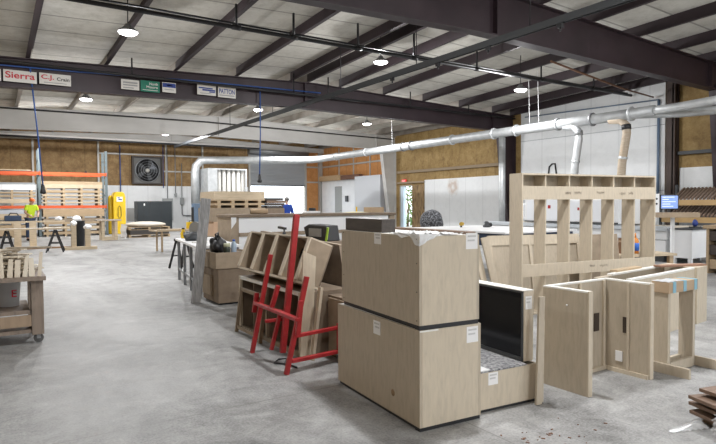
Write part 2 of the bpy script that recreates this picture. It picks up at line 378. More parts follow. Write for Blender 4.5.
# rafters: I-section frames spanning the hall
def ibeam(Y, dz, m, name, taper=0.0, x0=XL, flange=0.30):
    mb = MB(); N = [x0, 0, 9.0, 15, XR - .9, XR]
    def bot(X): return 5.0 + dz - (0.025 * (9 - X) if X < 9 else 0.015 * (X - 9))
    lo = [(x, bot(x)) for x in N]; hi = [(x, topz(x, Y) - .0) for x in sorted(N + [10.0])]
    mb.prism(lo + hi[::-1], Y - .012, Y + .012)
    for pts, t in ((lo, 0.035), (hi, -0.03)):
        mb.prism(pts + [(x, z + t) for x, z in pts[::-1]], Y - flange / 2, Y + flange / 2)
    for x in (9.6, 19.2):                       # bolted splices and stiffeners
        mb.box((x - .02, Y - flange / 2 + .01, bot(x) + .02), (x + .02, Y + flange / 2 - .01, topz(x, Y) - .02))
    return struct(name, mb, m)
def column(Y, m, name, ztop, d0=0.42, d1=1.05, inset=0.0):
    mb = MB(); X1 = XR - inset
    mb.prism([(X1 - d0, 0), (X1, 0), (X1, ztop), (X1 - d1, ztop)], Y - .012, Y + .012)
    mb.prism([(X1 - d0, 0), (X1 - d0 + .03, 0), (X1 - d1 + .03, ztop), (X1 - d1, ztop)], Y - .15, Y + .15)
    mb.prism([(X1 - .03, 0), (X1, 0), (X1, ztop), (X1 - .03, ztop)], Y - .15, Y + .15)
    return struct(name, mb, m)
ibeam(9.2, 0.27, MAROON, 'roof_beam'); ibeam(18.5, 0.0, MAROON, 'roof_beam'); ibeam(27.8, -0.06, RAFTW, 'roof_beam')
ibeam(36.6, 0.45, RAFTW, 'roof_beam', flange=0.2); ibeam(0.0, 0.4, MAROON, 'roof_beam')
column(9.2, MAROON, 'wall_column', 5.3); column(18.45, MAROON, 'wall_column', 5.0); column(27.8, RAFTW, 'wall_column', 4.9)
mb = MB().box((XR - .32, 10.85, 0), (XR - .02, 10.9, 6.0)).box((XR - .32, 10.8, 0), (XR - .28, 11.1, 6.0)).box((XR - .06, 10.8, 0), (XR - .02, 11.1, 6.0))
struct('wall_column', mb, mat('rusty_brown_steel', (0.055, 0.035, 0.028), 0.6))
# purlins: Z-section, one run per bay
def purlin(X, y0, y1, m):
    mb = MB(); b, t = 0.10, 0.016
    for yy0, yy1 in ((y0, y1),):
        z0, z1 = topz(X, yy0), topz(X, yy1)
        sec = [(-b, 0), (t / 2, 0), (t / 2, .304), (b, .304), (b, .32), (-t / 2, .32), (-t / 2, t), (-b, t)]
        n = len(sec); vs = [(X + u, yy0, z0 + v) for u, v in sec] + [(X + u, yy1, z1 + v) for u, v in sec]
        mb.add(vs, [tuple(range(n)), tuple(range(2 * n - 1, n - 1, -1))] + [(i, n + i, n + (i + 1) % n, (i + 1) % n) for i in range(n)])
    struct('roof_purlin', mb, m)
PX = [0.95 + 2.03 * k for k in range(-3, 10)]
for X in PX + [9.75, 20.4]:
    purlin(X, YF, 4.0, PURLD); purlin(X, 4.0, 18.5, PURLD)
    if X > -1: purlin(X, 18.5, 27.8, PURLL); purlin(X, 27.8, YR, PURLL)

# roll-up door in the rear wall, half raised
door = thing('door_1', 'grey roll up door half raised over the bright rear opening', 'roll-up door', ((DX0 + DX1) / 2, YR - .05, 0)); door['kind'] = 'structure'
mb = MB(); hw = (DX1 - DX0) / 2; n = 22
for i in range(n):
    z0 = 2.9 + (DZ - 2.9) * i / n; z1 = 2.9 + (DZ - 2.9) * (i + 1) / n; d = (z1 - z0)
    mb.prism([(-.0, z0), (-.03, z0 + d * .3), (-.03, z0 + d * .7), (0, z1), (.02, z1), (.02, z0)], -hw + .05, hw - .05, 'YZ')
obj('curtain', mb, mat('grey_door_slat', (0.42, 0.44, 0.46), 0.45, 0.3), door)
obj('bottom_bar', B((-hw + .05, -.05, 2.84), (hw - .05, .03, 2.92)), DARKG, door)
for s in (-1, 1): obj('guide_rail', B((s * hw - .07, -.08, 0), (s * hw + .07, .02, DZ)), PALEG, door)
obj('coil_hood', MB().tube([(-hw - .1, -.15, DZ + .15), (hw + .1, -.15, DZ + .15)], .25, 16), GREYM, door)
# personnel door standing open in the right wall
dr = thing('door_2', 'narrow personnel doorway open to daylight and greenery', 'door', (XR, EY1, 0)); dr['kind'] = 'structure'
mb = MB().box((-.04, -.06, 0), (.22, 0, EZ)).box((-.04, EY0 - EY1, 0), (.22, EY0 - EY1 + .06, EZ)).box((-.04, EY0 - EY1, EZ - .06), (.22, 0, EZ))
obj('door_frame', mb, PALEG, dr)
obj('jamb_pale_strip', B((.0, -.3, 0), (.2, -.06, EZ - .06)), mat('pale_blue_strip', (0.62, 0.74, 0.84), 0.5), dr)  # pale bluish strip along one side of the doorway
lf = solo('sliding_door_leaf', MB().box((-.06, -1.1, 0), (0, 0, 2.62)).box((-.08, -1.1, 0), (-.06, -1.02, 2.62)).box((-.08, -.08, 0), (-.06, 0, 2.62)).box((-.08, -1.1, 1.25), (-.06, 0, 1.35)),
          mottled('scuffed_brown_insulated_door', [(0.3, (0.08, 0.05, 0.025)), (0.5, (0.26, 0.17, 0.08)), (0.72, (0.36, 0.25, 0.12))], (1, 3, 1), 3, 8, 0.7),
          'scuffed brown insulated door leaf beside the bright narrow doorway', 'door', (XR - .02, EY0, 0))
lf['kind'] = 'structure'
ex = thing('exit_sign', 'small red exit sign above the bright doorway on the right wall', 'exit sign', (XR - .10, 26.75, 2.86), -PI / 2)
mb = MB().cbox((0, 0, 0), (.42, .06, .22)); obj('housing', mb, emis('exit_red_glow', (0.75, 0.06, 0.05), 0.5), ex, bevel=.01)
lettering('EXIT', .32, .14, PAPER, ex, (0, -.035, 0))

# outside: paving and a sunlit shrub
struct('yard_paving', B((XL - 30, YR + .2, -.3), (60, 90, -.1)), mat('pale_paving', (0.62, 0.61, 0.58), 0.8))
struct('yard_paving', B((XR + .2, -20, -.3), (60, YR + .2, -.1)), mat('pale_paving', (0.62, 0.61, 0.58), 0.8))
struct('yard_paving', B((XL - 30, -60, -.3), (60, YF - .2, -.1)), mat('pale_paving', (0.62, 0.61, 0.58), 0.8))
rd = random.Random(4); mb = MB()
for k in range(900):
    u, t = rd.uniform(0, 2 * PI), math.acos(rd.uniform(-1, 1)); rr = rd.uniform(.75, 1.0)
    c = Vector((1.3 * rr * math.sin(t) * math.cos(u), 1.9 * rr * math.sin(t) * math.sin(u), 2.1 + 2.1 * rr * math.cos(t)))
    a = Vector((rd.gauss(0, 1), rd.gauss(0, 1), rd.gauss(0, 1))).normalized() * .16; b_ = a.cross(Vector((rd.gauss(0, 1), rd.gauss(0, 1), rd.gauss(0, 1)))).normalized() * .08
    mb.add([c - a, c + b_, c + a, c - b_], [(0, 1, 2, 3)])
sh = thing('garden_shrub', 'leafy green shrub outside the bright narrow doorway', 'shrub', (25.0, 32.2, -.1))
obj('foliage', mb, LEAF, sh); obj('stem', MB().tube([(0, 0, 0), (0.05, 0, 1.4), (0, .1, 2.4)], [.09, .06, .03]), BROWNW, sh)

# ================================================================== LIGHTS
LENS = emis('led_lens', (1.0, 0.98, 0.95), 9.0)
def high_bay(X, Y, Zl, label):
    k = (1.15 if 10 < Y else 1.0) if Y < 17 else 1.4
    t = thing('high_bay_light', label, 'ceiling light', (X, Y, Zl), 0, 'high bay lights under the roof')
    obj('suspension_rod', MB().tube([(0, 0, .16), (0, 0, topz(X, Y) + .31 - Zl)], .012, 6), PIPEB, t)
    obj('housing', MB().lathe([(.06, .17), (.08, .12), (.12, .09), (.16, .06), (.21, .03), (.225, .0), (.20, .0)], n=24), GREYM, t)
    obj('lens', MB().lathe([(.20, .0), (.18, -.03), (.12, -.05), (.03, -.055)], n=24), LENS, t)
    la = bpy.data.lights.new('led_array', 'AREA'); la.shape = 'DISK'; la.size = .40; la.energy = LAMP_W; la.color = (.99, .99, 1.0)
    lo = bpy.data.objects.new('led_array', la); COL.objects.link(lo); lo.parent = t; lo.location = (0, 0, -.07)
    lb = bpy.data.lights.new('lens_glow', 'POINT'); lb.shadow_soft_size = .05; lb.energy = SPILL_W * k; lb.color = (.99, .99, 1.0); la.energy = LAMP_W * k
    lo = bpy.data.objects.new('lens_glow', lb); COL.objects.link(lo); lo.parent = t; lo.location = (0, 0, -.12)
    return t
high_bay(2.5, 12.9, 5.2, 'nearest bright high bay light at upper left in front of the signed beam')
high_bay(9.37, 13.3, 5.55, 'high bay light hanging between the two dark beams near the long black rail')
high_bay(14.5, 12.7, 5.2, 'high bay light beneath the second dark beam over the white wall')
high_bay(2.75, 21.4, 5.15, 'high bay light just beyond the signed beam under its red lettered signs')
high_bay(9.55, 22.6, 5.55, 'high bay light behind the signed beam beside the hanging cord')
high_bay(14.5, 21.7, 5.2, 'high bay light hanging in front of the pale beam by the golden wall')
high_bay(14.5, 29.9, 5.2, 'high bay light beyond the pale beam near the roll up door')
high_bay(7.6, 30.2, 5.2, 'high bay light beyond the pale beam over the dust collector')
high_bay(2.7, 30.2, 5.3, 'high bay light beyond the pale beam over the orange racks')
for X, Y in ((3.4, 3.4), (-3.2, -4.5), (-3.2, 13.6), (2.6, -4.5), (8.6, 3.6), (8.6, -4.5), (14.5, 3.6), (14.5, -4.5)):  # all unseen; the two far-left ones are added to lift the crates' left faces
    high_bay(X, Y, 5.3, 'unseen high bay light around the viewer')

# ================================================================== OVERHEAD SERVICES
mb = MB().tube([(XL + .2, 12.45, 5.55), (XR - .3, 12.45, 5.55)], .05, 8)
sp = thing('sprinkler_pipe', 'black sprinkler main crossing the roof between the two dark beams', 'pipe', (0, 0, 0))
obj('main_pipe', mb, PIPEB, sp); obj('upper_conduit', MB().tube([(XL + .2, 12.6, 5.70), (XR - .3, 12.6, 5.66)], .025, 6), PIPEB, sp)
for X in (-3.0, 1.0, 4.75, 6.2, 8.05, 9.9, 12.3, 15.2, 18.0): obj('sprinkler_riser', MB().tube([(X, 12.45, 5.5), (X, 12.45, topz(X, 12.45) + .1)], .03, 6).tube([(X - .1, 12.45, 5.55), (X + .1, 12.45, 5.55)], .065, 8), PIPEB, sp)
sp = thing('sprinkler_pipe', 'black sprinkler line running along the top of the signed beam', 'pipe', (0, 0, 0))
obj('main_pipe', MB().tube([(XL + .2, 18.1, 5.42), (XR - .3, 18.1, 5.42)], .04, 8), PIPEB, sp)
for X in (3.6, 9.0, 10.4, 14.2, 17.4): obj('sprinkler_riser', MB().tube([(X, 18.1, 5.4), (X, 18.1, topz(X, 18.1) + .2)], .025, 6), PIPEB, sp)
solo('conduit', MB().tube([(XL + .2, 27.55, 5.52), (9, 27.55, 5.60), (XR - .3, 27.55, 5.40)], .035, 6), PIPEB, 'thin black conduit along the top of the pale beam', 'conduit')
solo('water_pipe', MB().tube([(XL + .2, 33.0, 5.0), (14.0, 33.0, 5.0)], .05, 8), PIPEB, 'dark horizontal pipe crossing before the rear wall above the racks', 'pipe')
solo('steel_strut', MB().tube([(XL + .2, 34.5, 5.25), (14.6, 34.5, 5.25)], .09, 8), RAFTW, 'pale round strut crossing high before the rear wall', 'strut')
solo('copper_pipe', MB().tube([(13.6, 10.8, 5.6), (18.0, 11.4, 5.4), (20.3, 11.6, 5.35)], .03, 8), mat('brown_copper', (0.22, 0.11, 0.06), 0.5, 0.3), 'brown copper pipe beneath the roof by the top of the white wall', 'pipe')
rl = thing('overhead_rail', 'long dark rail running back under both dark beams', 'rail', (8.82, 0, 0))
obj('channel', MB().box((-.05, -4, 4.86), (.05, 33, 4.93)).box((-.05, -4, 4.80), (-.035, 33, 4.86)).box((.035, -4, 4.80), (.05, 33, 4.86)), DARKG, rl)
obj('cable_conduit', MB().tube([(.1, -4, 4.93), (.1, 33, 4.93)], .022, 6), PIPEB, rl)
for Y in (7.5, 11.0, 14.6, 19.5, 24.0, 28.5): obj('hanger', MB().tube([(0, Y, 4.92), (0, Y, 5.2 if Y in (19.5, 28.5) else topz(8.8, Y) + .2)], .012, 5), PIPEB, rl)
for Y in (6.8, 8.6, 10.2, 12.0): obj('trolley', MB().box((-.035, Y - .05, 4.72), (.035, Y + .05, 4.84)).tube([(0, Y, 4.72), (0, Y, 4.66)], .02, 6), BLACK, rl)
# blue power line along the signed beam and its drop cords
solo('blue_air_line', MB().tube([(-1.5, 18.32, 5.31), (2.0, 18.32, 5.39), (5.5, 18.32, 5.52), (7.81, 18.32, 5.56), (10.2, 18.32, 5.60)], .022, 6), BLUE, 'blue air line running along the face of the signed beam', 'air line')
def drop_cord(p, q, label):
    t = thing('hanging_cable', label, 'hanging cord', q)
    P = Vector(p) - Vector(q)
    obj('cord', MB().tube([P, P * .5 + Vector((.02, 0, 0)), (0, 0, .2)], .022, 6), BLUE, t)
    obj('outlet_box', MB().lathe([(.03, .26), (.05, .2), (.06, .1), (.075, .06), (.085, .0), (.06, -.03)], n=12), BLACK, t)
drop_cord((0.95, 18.3, 5.34), (1.28, 19.5, 1.9), 'long blue drop cord hanging before the orange rack uprights')
drop_cord((7.81, 18.3, 5.53), (7.76, 18.3, 2.3), 'blue drop cord hanging in front of the roll up door')

# signs fixed to the first dark beam
SG = 18.5 - .17
SIGNP = mat('cream_sign_board', (0.62, 0.60, 0.56), 0.5); SGREEN = mat('green_sign', (0.01, 0.16, 0.10), 0.5); SRED = mat('sign_red', (0.50, 0.015, 0.03), 0.5); SBLUE = mat('sign_blue', (0.02, 0.045, 0.22), 0.5)
def sign(x0, x1, z0, z1, board, label, items):
    t = thing('beam_sign', label, 'sign', ((x0 + x1) / 2, SG, (z0 + z1) / 2)); Wd, Hd = x1 - x0, z1 - z0
    M = Matrix.Rotation(R(1.2), 4, 'Y')
    obj('board', MB().cbox((0, 0, 0), (Wd, .02, Hd)), board, t)
    for kind, tx, cx_, cz_, w_, h_, mm in items:
        if kind == 't': lettering(tx, w_ * Wd, h_ * Hd, mm, t, (cx_ * Wd, -.012, cz_ * Hd))
        else: obj('printed_band', MB().cbox((cx_ * Wd, -.011, cz_ * Hd), (w_ * Wd, .004, h_ * Hd)), mm, t)
    return t
sign(-.5, .26, 4.92, 5.24, SIGNP, 'cream sign at the left end of the dark beam cut by the frame', [('b', '', 0, -.2, .7, .08, INK)])
sign(.31, 1.11, 4.93, 5.25, SIGNP, 'cream sign filled by one large red word on the dark beam', [('t', 'Sierra', 0, .08, .88, .56, SRED)])
sign(1.17, 1.97, 4.95, 5.26, SIGNP, 'cream sign with red initials followed by a black word', [('t', 'C.J.', -.24, .1, .40, .52, SRED), ('t', 'Crain', .25, .06, .40, .32, INK), ('b', '', 0, -.33, .72, .07, GREYI)])
sign(3.33, 3.85, 5.03, 5.33, SIGNP, 'cream sign with three rows of grey lettering beside the green sign', [('b', '', 0, .2, .8, .16, GREYI), ('b', '', 0, -.05, .8, .14, GREYI), ('b', '', -.1, -.32, .6, .1, GREYI)])
sign(3.89, 4.46, 5.02, 5.36, SGREEN, 'green sign with pale lettering on the dark beam', [('t', 'North', .18, .24, .45, .24, SIGNP), ('t', 'Moore', .1, -.06, .6, .22, SIGNP), ('b', '', 0, -.34, .8, .05, SIGNP)])
sign(4.54, 4.96, 5.06, 5.37, SIGNP, 'small sign with a dark blue upper half right of the green sign', [('b', '', 0, .22, .96, .42, SBLUE), ('b', '', 0, .22, .4, .12, SIGNP), ('b', '', 0, -.2, .7, .08, GREYI)])
sign(5.64, 6.26, 5.10, 5.44, SIGNP, 'cream sign bearing a dark blue saw shaped emblem', [('b', '', -.05, .16, .75, .12, SBLUE), ('b', '', .12, -.02, .7, .16, SBLUE), ('b', '', .3, -.18, .32, .10, SBLUE), ('b', '', -.05, -.34, .6, .06, GREYI)])
sign(6.33, 6.94, 5.08, 5.43, SIGNP, 'cream sign with tall dark blue capitals at the right end of the row', [('t', 'PATTON', 0, .08, .88, .46, SBLUE), ('b', '', 0, -.3, .85, .1, GREYI)])

# ================================================================== DUCTWORK
dc = thing('dust_duct', 'long galvanized dust duct running under the roof along the right side', 'duct', (0, 0, 0))
DZc = 4.15; D = [(16, 8.85, DZc), (16, 29.6, DZc)]
obj('main_duct', MB().tube([(16, 6.9 + 2.2, DZc), (16, 16, DZc), (16, 28.8, DZc), (15.85, 29.6, DZc), (15.4, 30.2, DZc), (10.6, 32.9, DZc), (10.3, 33.0, DZc - .05), (10.05, 33.1, DZc - .35), (10.0, 33.1, DZc - .8), (10.0, 33.1, 1.6)], [.16, .17, .19, .2, .21, .22, .23, .24, .25, .25], 16), STEEL, dc)
for Y in (9.8, 11.1, 12.4, 14.2, 15.3, 17.6, 20.3, 20.9, 24, 27): obj('duct_band', MB().lathe([(.19, -.03), (.215, -.03), (.215, .03), (.19, .03)], n=16, M=Matrix.Translation((16, Y, DZc)) @ Matrix.Rotation(PI / 2, 4, 'X')), GREYM if Y in (11.1, 20.3, 20.9) else STEEL, dc)
for a in (0, 1): obj('branch_duct', MB().tube([(16, 9.9, DZc), (16.0 + .5 * a, 8.6 - .0 * a, DZc + .0 - .1 * a), (16.0 + 1.2 * a, 5.5, DZc - .25 * a + .1)], [.14, .12, .12], 12), STEEL, dc)
for Y in (13.2, 13.6, 21.8): obj('hanger_wire', MB().tube([(16, Y, DZc + .16), (16.05, Y + .1, topz(16, Y) + .2)], .008, 5), WHITE, dc)
def drop(name, Y, m, label, band):
    hs = obj(name, MB().tube([(16, Y, DZc - .1), (16, Y - .35, DZc - .14), (16, Y - .52, DZc - .3), (16, Y - .56, DZc - .55), (16, Y - .42, DZc - 1.4), (16, Y - .36, 1.86)], .12, 14), m, dc); hs['label'] = label
    obj('cuff', MB().tube([(16, Y - .535, DZc - .30), (16, Y - .55, DZc - .45)], .135, 14), band, hs)
    obj('cuff', MB().tube([(16, Y - .45, DZc - 1.25), (16, Y - .44, DZc - 1.32)], .132, 14), STEEL, hs)
drop('drop_duct', 12.15, STEEL, 'steel drop duct', GREYM)
drop('flexible_hose', 10.5, mottled('tan_flexible_hose', [(0.3, (0.36, 0.29, 0.21)), (0.7, (0.48, 0.40, 0.31))], (1, 1, 9), 6, 3, 0.6), 'tan flexible hose with a black cuff', BLACK)
solo('drop_duct', MB().tube([(17.2, 16.0, DZc), (17.2, 16.0, 0)], .13, 14), STEEL, 'straight grey duct drop beside the dark right hand column', 'duct')
# wall services on the white liner wall
solo('water_pipe', MB().tube([(XR - .2, 11.45, 1.2), (XR - .2, 11.45, 5.25)], .05, 8), mat('blue_grey_pipe', (0.13, 0.19, 0.28), 0.5), 'blue grey riser pipe at the right edge of the white wall', 'pipe')
solo('conduit', MB().tube([(XR - .2, 11.45, 5.25), (XR - .2, 17.6, 5.42)], .025, 6), mat('blue_grey_pipe', (0.13, 0.19, 0.28), 0.5), 'blue grey conduit along the top of the white wall', 'conduit')
wf = thing('gas_piping', 'black piping bracket with red handle on the white wall above the frame', 'piping', (XR - .14, 15.9, 2.6))
obj('pipe_run', MB().tube([(0, .75, 0), (0, .6, .02), (0, .45, .1), (0, .4, .5), (0, .25, .62), (0, .1, .62), (0, .05, .3), (0, .0, 0)], .035, 8), PIPEB, wf)
obj('shelf_bar', MB().box((-.06, -1.2, -.02), (0, .3, .05)), GREYM, wf); obj('valve_handle', MB().box((-.05, -.1, -.14), (0, .35, -.09)), RED, wf)

# ring shaped brown stain on the white side panel
def stained():
    m = LINER.copy(); m.name = 'stained_liner_panel'; n, l, b = nodes(m)
    src = b.inputs['Base Color'].links[0].from_socket
    tc = n.new('ShaderNodeTexCoord'); vm = n.new('ShaderNodeVectorMath'); vm.operation = 'DISTANCE'; vm.inputs[1].default_value = (XR - .06, 22.55, 2.42)
    l.new(tc.outputs['Object'], vm.inputs[0])
    nz = n.new('ShaderNodeTexNoise'); nz.inputs['Scale'].default_value = 5; nz.inputs['Detail'].default_value = 6; l.new(tc.outputs['Object'], nz.inputs['Vector'])
    mr = n.new('ShaderNodeMath'); mr.operation = 'MULTIPLY_ADD'; mr.inputs[1].default_value = 0.5; l.new(nz.outputs['Fac'], mr.inputs[0]); l.new(vm.outputs['Value'], mr.inputs[2])
    cr = n.new('ShaderNodeValToRGB'); e = cr.color_ramp.elements
    e[0].position, e[0].color = 0.25, (0.15,) * 3 + (1,); e[1].position, e[1].color = 0.78, (0, 0, 0, 1)
    q = e.new(0.45); q.color = (.55, .55, .55, 1); q = e.new(0.58); q.color = (.25, .25, .25, 1)
    l.new(mr.outputs[0], cr.inputs[0])
    mx = n.new('ShaderNodeMixRGB'); mx.inputs[2].default_value = (0.40, 0.22, 0.10, 1)
    l.new(cr.outputs[0], mx.inputs[0]); l.new(src, mx.inputs[1]); l.new(mx.outputs[0], b.inputs['Base Color'])
    return m
bpy.data.objects['trim_3'].data.materials[0] = stained()

# ================================================================== FOREGROUND, RIGHT GROUP
def sticker(parent, loc, w, h, axis='X-', lines=2):
    """white paper label lying on a face; axis = outward direction"""
    x, y, z = loc; t = .002
    if axis == 'X-':
        o = obj('paper_label', MB().box((-t, -w / 2, -h / 2), (0, w / 2, h / 2)), PAPER, parent, (x, y, z))
        mb = MB()
        for k in range(lines): mb.box((-t - .001, -w * .36, h * (.3 - .26 * k) - .006), (-t, w * (.36 - .12 * (k % 2)), h * (.3 - .26 * k) + .006))
    else:
        o = obj('paper_label', MB().box((-w / 2, -t, -h / 2), (w / 2, 0, h / 2)), PAPER, parent, (x, y, z))
        mb = MB()
        for k in range(lines): mb.box((-w * .36, -t - .001, h * (.3 - .26 * k) - .006), (w * (.36 - .12 * (k % 2)), -t, h * (.3 - .26 * k) + .006))
    obj('printed_line', mb, mat('pale_grey_print', (.55, .55, .55), .8), o)
def crate(label, loc, w, d, h, foot, rz):
    """closed plywood carcass; origin at front left bottom corner, -X and -Y faces seen"""
    t = thing('plywood_crate', label, 'crate', loc, rz); p = .019
    obj('left_panel', B((0, 0, foot), (p, d, foot + h)), PLY, t, bevel=.002)
    obj('front_panel', B((p + .001, 0, foot), (w - p, p, foot + h)), PLYL, t, bevel=.002)  # paler ply than the sides: the brighter lit front put into the colour
    obj('right_panel', B((w - p, 0, foot), (w, d, foot + h)), PLY, t)
    obj('rear_panel', B((p, d - p, foot), (w - p, d, foot + h)), PLY, t)
    obj('bottom_panel', B((p, p, foot), (w - p, d - p, foot + p)), PLY, t)
    obj('top_panel', B((p, p + .001, foot + h - p), (w - p, d - p, foot + h)), EDGE, t)
    obj('base_gap', MB().box((.004, .004, 0), (w - .004, .06, foot)).box((.012, d - .06, 0), (w - .012, d - .015, foot)).box((.012, .06, 0), (.05, d - .06, foot)), BLACK, t)  # black fill below the crate: shade of the gap put in as colour
    return t
c1 = crate('lower large plywood crate standing on the floor beneath another', (2.325, 2.872, 0), .515, 1.20, .645, .025, -R(4.3))
sticker(c1, (0, .55, .59), .10, .10, 'X-'); sticker(c1, (.44, 0, .60), .10, .11, 'Y-')
obj('edge_strip', B((.0, -.004, .660), (.15, .0, .671)), EDGE, c1)
obj('stain_mark', MB().lathe([(.025, 0), (.018, .001)], n=10, M=Matrix.Translation((-.001, .33, .17)) @ Matrix.Rotation(-PI / 2, 4, 'Y')), mat('wood_knot', (0.30, 0.20, 0.11), 0.7), c1)
c2 = crate('upper large plywood crate stacked on another with plastic film on top', (2.33, 2.88, .6705), .495, 1.16, .588, .03, -R(5.3))
sticker(c2, (0, .55, .58), .10, .085, 'X-'); sticker(c2, (.43, 0, .575), .10, .11, 'Y-')
for z in (.08, .2, .35, .5, .6): pass
sc = MB()
for k, (y, z) in enumerate([(x, z) for x in (.03, 1.12) for z in (.06, .25, .44, .6)]): sc.lathe([(.005, 0), (.004, .002)], n=8, M=Matrix.Translation((-.0005, y, z)) @ Matrix.Rotation(-PI / 2, 4, 'Y'))
obj('screw_head', sc, DARKG, c2)
rdp = random.Random(8)
def filmfn(u, v):
    x = .0 + .36 * u; y = -.0 + .42 * v
    n = .014 * math.sin(17 * u + 9 * v) * math.sin(13 * v - 5 * u) + .008 * math.sin(37 * u - 21 * v)
    z = .004 + abs(n) * (0.4 + 1.1 * math.exp(-((u - .2) ** 2 + (v - .25) ** 2) * 6))
    return (x, y, z)
fl = MB().sheet(filmfn, 40, 44)
def drape(u, v):
    yy = .02 + .33 * u; drop = (.045 + .02 * math.sin(9 * u + 1)) * (1 - u) ** .6
    return (-.010 - .008 * math.sin(14 * u + 6 * v) * v, yy - .03, .012 - drop * v * 1.2)
def drape2(u, v):
    xx = -.010 + .17 * u; drop = (.03 + .05 * (1 - u)) * (1 - u * .6)
    return (xx, -.010 - .008 * math.sin(15 * u + 5 * v) * v, .012 - drop * v)
fl.sheet(drape, 24, 8); fl.sheet(drape2, 20, 8)
solo('plastic_film', fl, WFILM, 'crumpled white plastic film draped over the corner of the upper crate', 'plastic film', (2.335, 2.88, 1.292), -R(5.3))
solo('dark_board', MB().box((0, 0, 0), (.12, .60, .10)), DKW, 'dark brown slab lying on the far end of the upper crate', 'board', (2.41, 3.42, 1.2895), -R(5.3), bevel=.003)
solo('long_plank', MB().box((0, 0, 0), (.07, 1.0, .018)), BROWNW, 'thin dark plank lying along the back of the upper crate top', 'plank', (2.75, 2.87, 1.2895), -R(5.3))

# L shaped unit with a gloss black inner face
u = thing('display_unit', 'L shaped plywood unit with gloss black inner panel beside the crates', 'display unit', (2.89, 2.90, 0), -R(4.6))
obj('base_box', MB().box((0, 0, .02), (.58, .019, .285)).box((0, .019, .02), (.019, 1.1, .285)).box((.561, .019, .02), (.58, 1.1, .285)).box((.019, 1.08, .02), (.561, 1.1, .285)).box((.019, .019, .02), (.561, 1.08, .04)), PLYL, u)
obj('speckled_top', B((.0, .0, .286), (.46, 1.1, .297)), SPECK, u)
obj('toe_gap', B((.005, .005, 0), (.575, 1.08, .0195)), BLACK, u)  # black fill for the shaded gap along the floor
obj('back_panel', MB().box((.475, .05, .298), (.575, 1.1, .835)), PLYL, u)
obj('black_panel', B((.468, .065, .33), (.474, 1.09, .82)), GLOSSB, u)
obj('frame_strip', MB().box((.462, .05, .298), (.474, 1.1, .328)).box((.462, .05, .298), (.474, .063, .835)).box((.462, .05, .822), (.474, 1.1, .835)), DARKG, u)
obj('top_edging', B((.462, .05, .836), (.578, 1.1, .842)), EDGE, u)
obj('wrapped_edge', B((.0, .0, .298), (.10, 1.1, .304)), WHITE, u)
sticker(u, (.13, 0, .235), .09, .09, 'Y-'); sticker(u, (.525, .05, .745), .065, .10, 'Y-', 2)
for k, (dx, lean, hgt, lab) in enumerate(((0, .02, .80, 'narrow plywood strip leaning against the right side of the black lined unit'), (.045, .05, .62, 'shorter plywood strip leaning beside another against the black lined unit'))):
    solo('plywood_strip', MB().bar((.0 + dx, 0, 0), (.045 + dx * .6, .012, hgt), .06, .018, (0, 1, 0)), PLY, lab, 'board', (3.385, 2.785 + .024 * k, .004))

# open C shaped carcass
u = thing('open_carcass', 'open fronted plywood carcass with white top edges, nearest right', 'cabinet carcass', (3.83, 2.67, 0))
Hh = .82
obj('left_panel', MB().box((0, .02, 0), (.055, .44, Hh - .012)), PLY, u, bevel=.002)
obj('rear_panel', B((.056, .405, .0), (.87, .44, Hh - .012)), PLY, u)
obj('right_panel', MB().box((.815, .0, 0), (.87, .404, Hh - .012)), PLY, u, bevel=.002)
obj('top_edging', MB().box((0, .02, Hh - .012), (.055, .44, Hh)).box((.055, .40, Hh - .012), (.87, .44, Hh)).box((.815, 0, Hh - .012), (.87, .40, Hh)), EDGE, u)
obj('front_edging', B((.003, .008, .0), (.053, .02, Hh)), PLYL, u); obj('front_edging', B((.818, -.012, .0), (.868, 0, Hh)), PLYL, u)
obj('floor_rail', MB().box((.056, .385, 0), (.814, .404, .035)).box((.795, .0, 0), (.814, .385, .035)), PLYL, u)
obj('divider', MB().box((.795, .175, .036), (.814, .19, Hh - .015)).box((.42, .385, .036), (.44, .404, Hh - .015)).box((.76, .385, .036), (.79, .404, Hh - .015)), PLYL, u)
obj('handle_slot', MB().box((.64, .396, .36), (.71, .404, .52)), mat('slot_shade', (0.05, 0.035, 0.025), 0.7), u)  # dark block: the shade inside the cut-out put in as colour
obj('side_slot', MB().box((.810, .195, .36), (.8145, .235, .50)), mat('slot_shade', (0.05, 0.035, 0.025), 0.7), u)  # same painted shade for the hole in the side panel
obj('outlet_plate', MB().box((.806, .235, .10), (.8145, .30, .19)), PAPER, u)
obj('pull_knob', MB().lathe([(.004, 0), (.004, .005), (.008, .007), (.004, .01)], n=10, M=Matrix.Translation((0, .2, .69)) @ Matrix.Rotation(-PI / 2, 4, 'Y')), WHITE, u)

# upright stand with a taped box on its head and a U shaped foot frame
u = thing('plywood_stand', 'small plywood stand on a U shaped foot frame beside the open carcass', 'stand', (4.94, 2.68, 0))
obj('left_leg', B((.02, .0, .0), (.06, .13, .705)), PLY, u, bevel=.002); obj('right_leg', B((.44, .0, .0), (.48, .13, .705)), PLY, u, bevel=.002)
obj('left_foot', B((-.015, -.20, 0), (.0195, .14, .085)), PLY, u); obj('right_foot', B((.485, -.20, 0), (.52, .14, .085)), PLY, u)
obj('front_rail', B((.0615, -.005, 0), (.4395, .025, .085)), PLY, u); obj('rear_rail', B((.0615, .10, 0), (.4395, .13, .085)), PLY, u)
u = thing('cardboard_box', 'flat cardboard box with blue tape bands on the plywood stand', 'box', (4.945, 2.665, .706))
obj('carton', B((0, 0, 0), (.49, .16, .095)), CARD, u, bevel=.003)
tp = MB()
for x in (.06, .235, .42): tp.box((x, -.003, .0), (x + .05, .0, .098)).box((x, .0, .095), (x + .05, .16, .098))
obj('tape_band', MB().box((.06, -.003, .0), (.11, .0, .098)).box((.06, .0, .095), (.11, .16, .098)), TAPE, u)
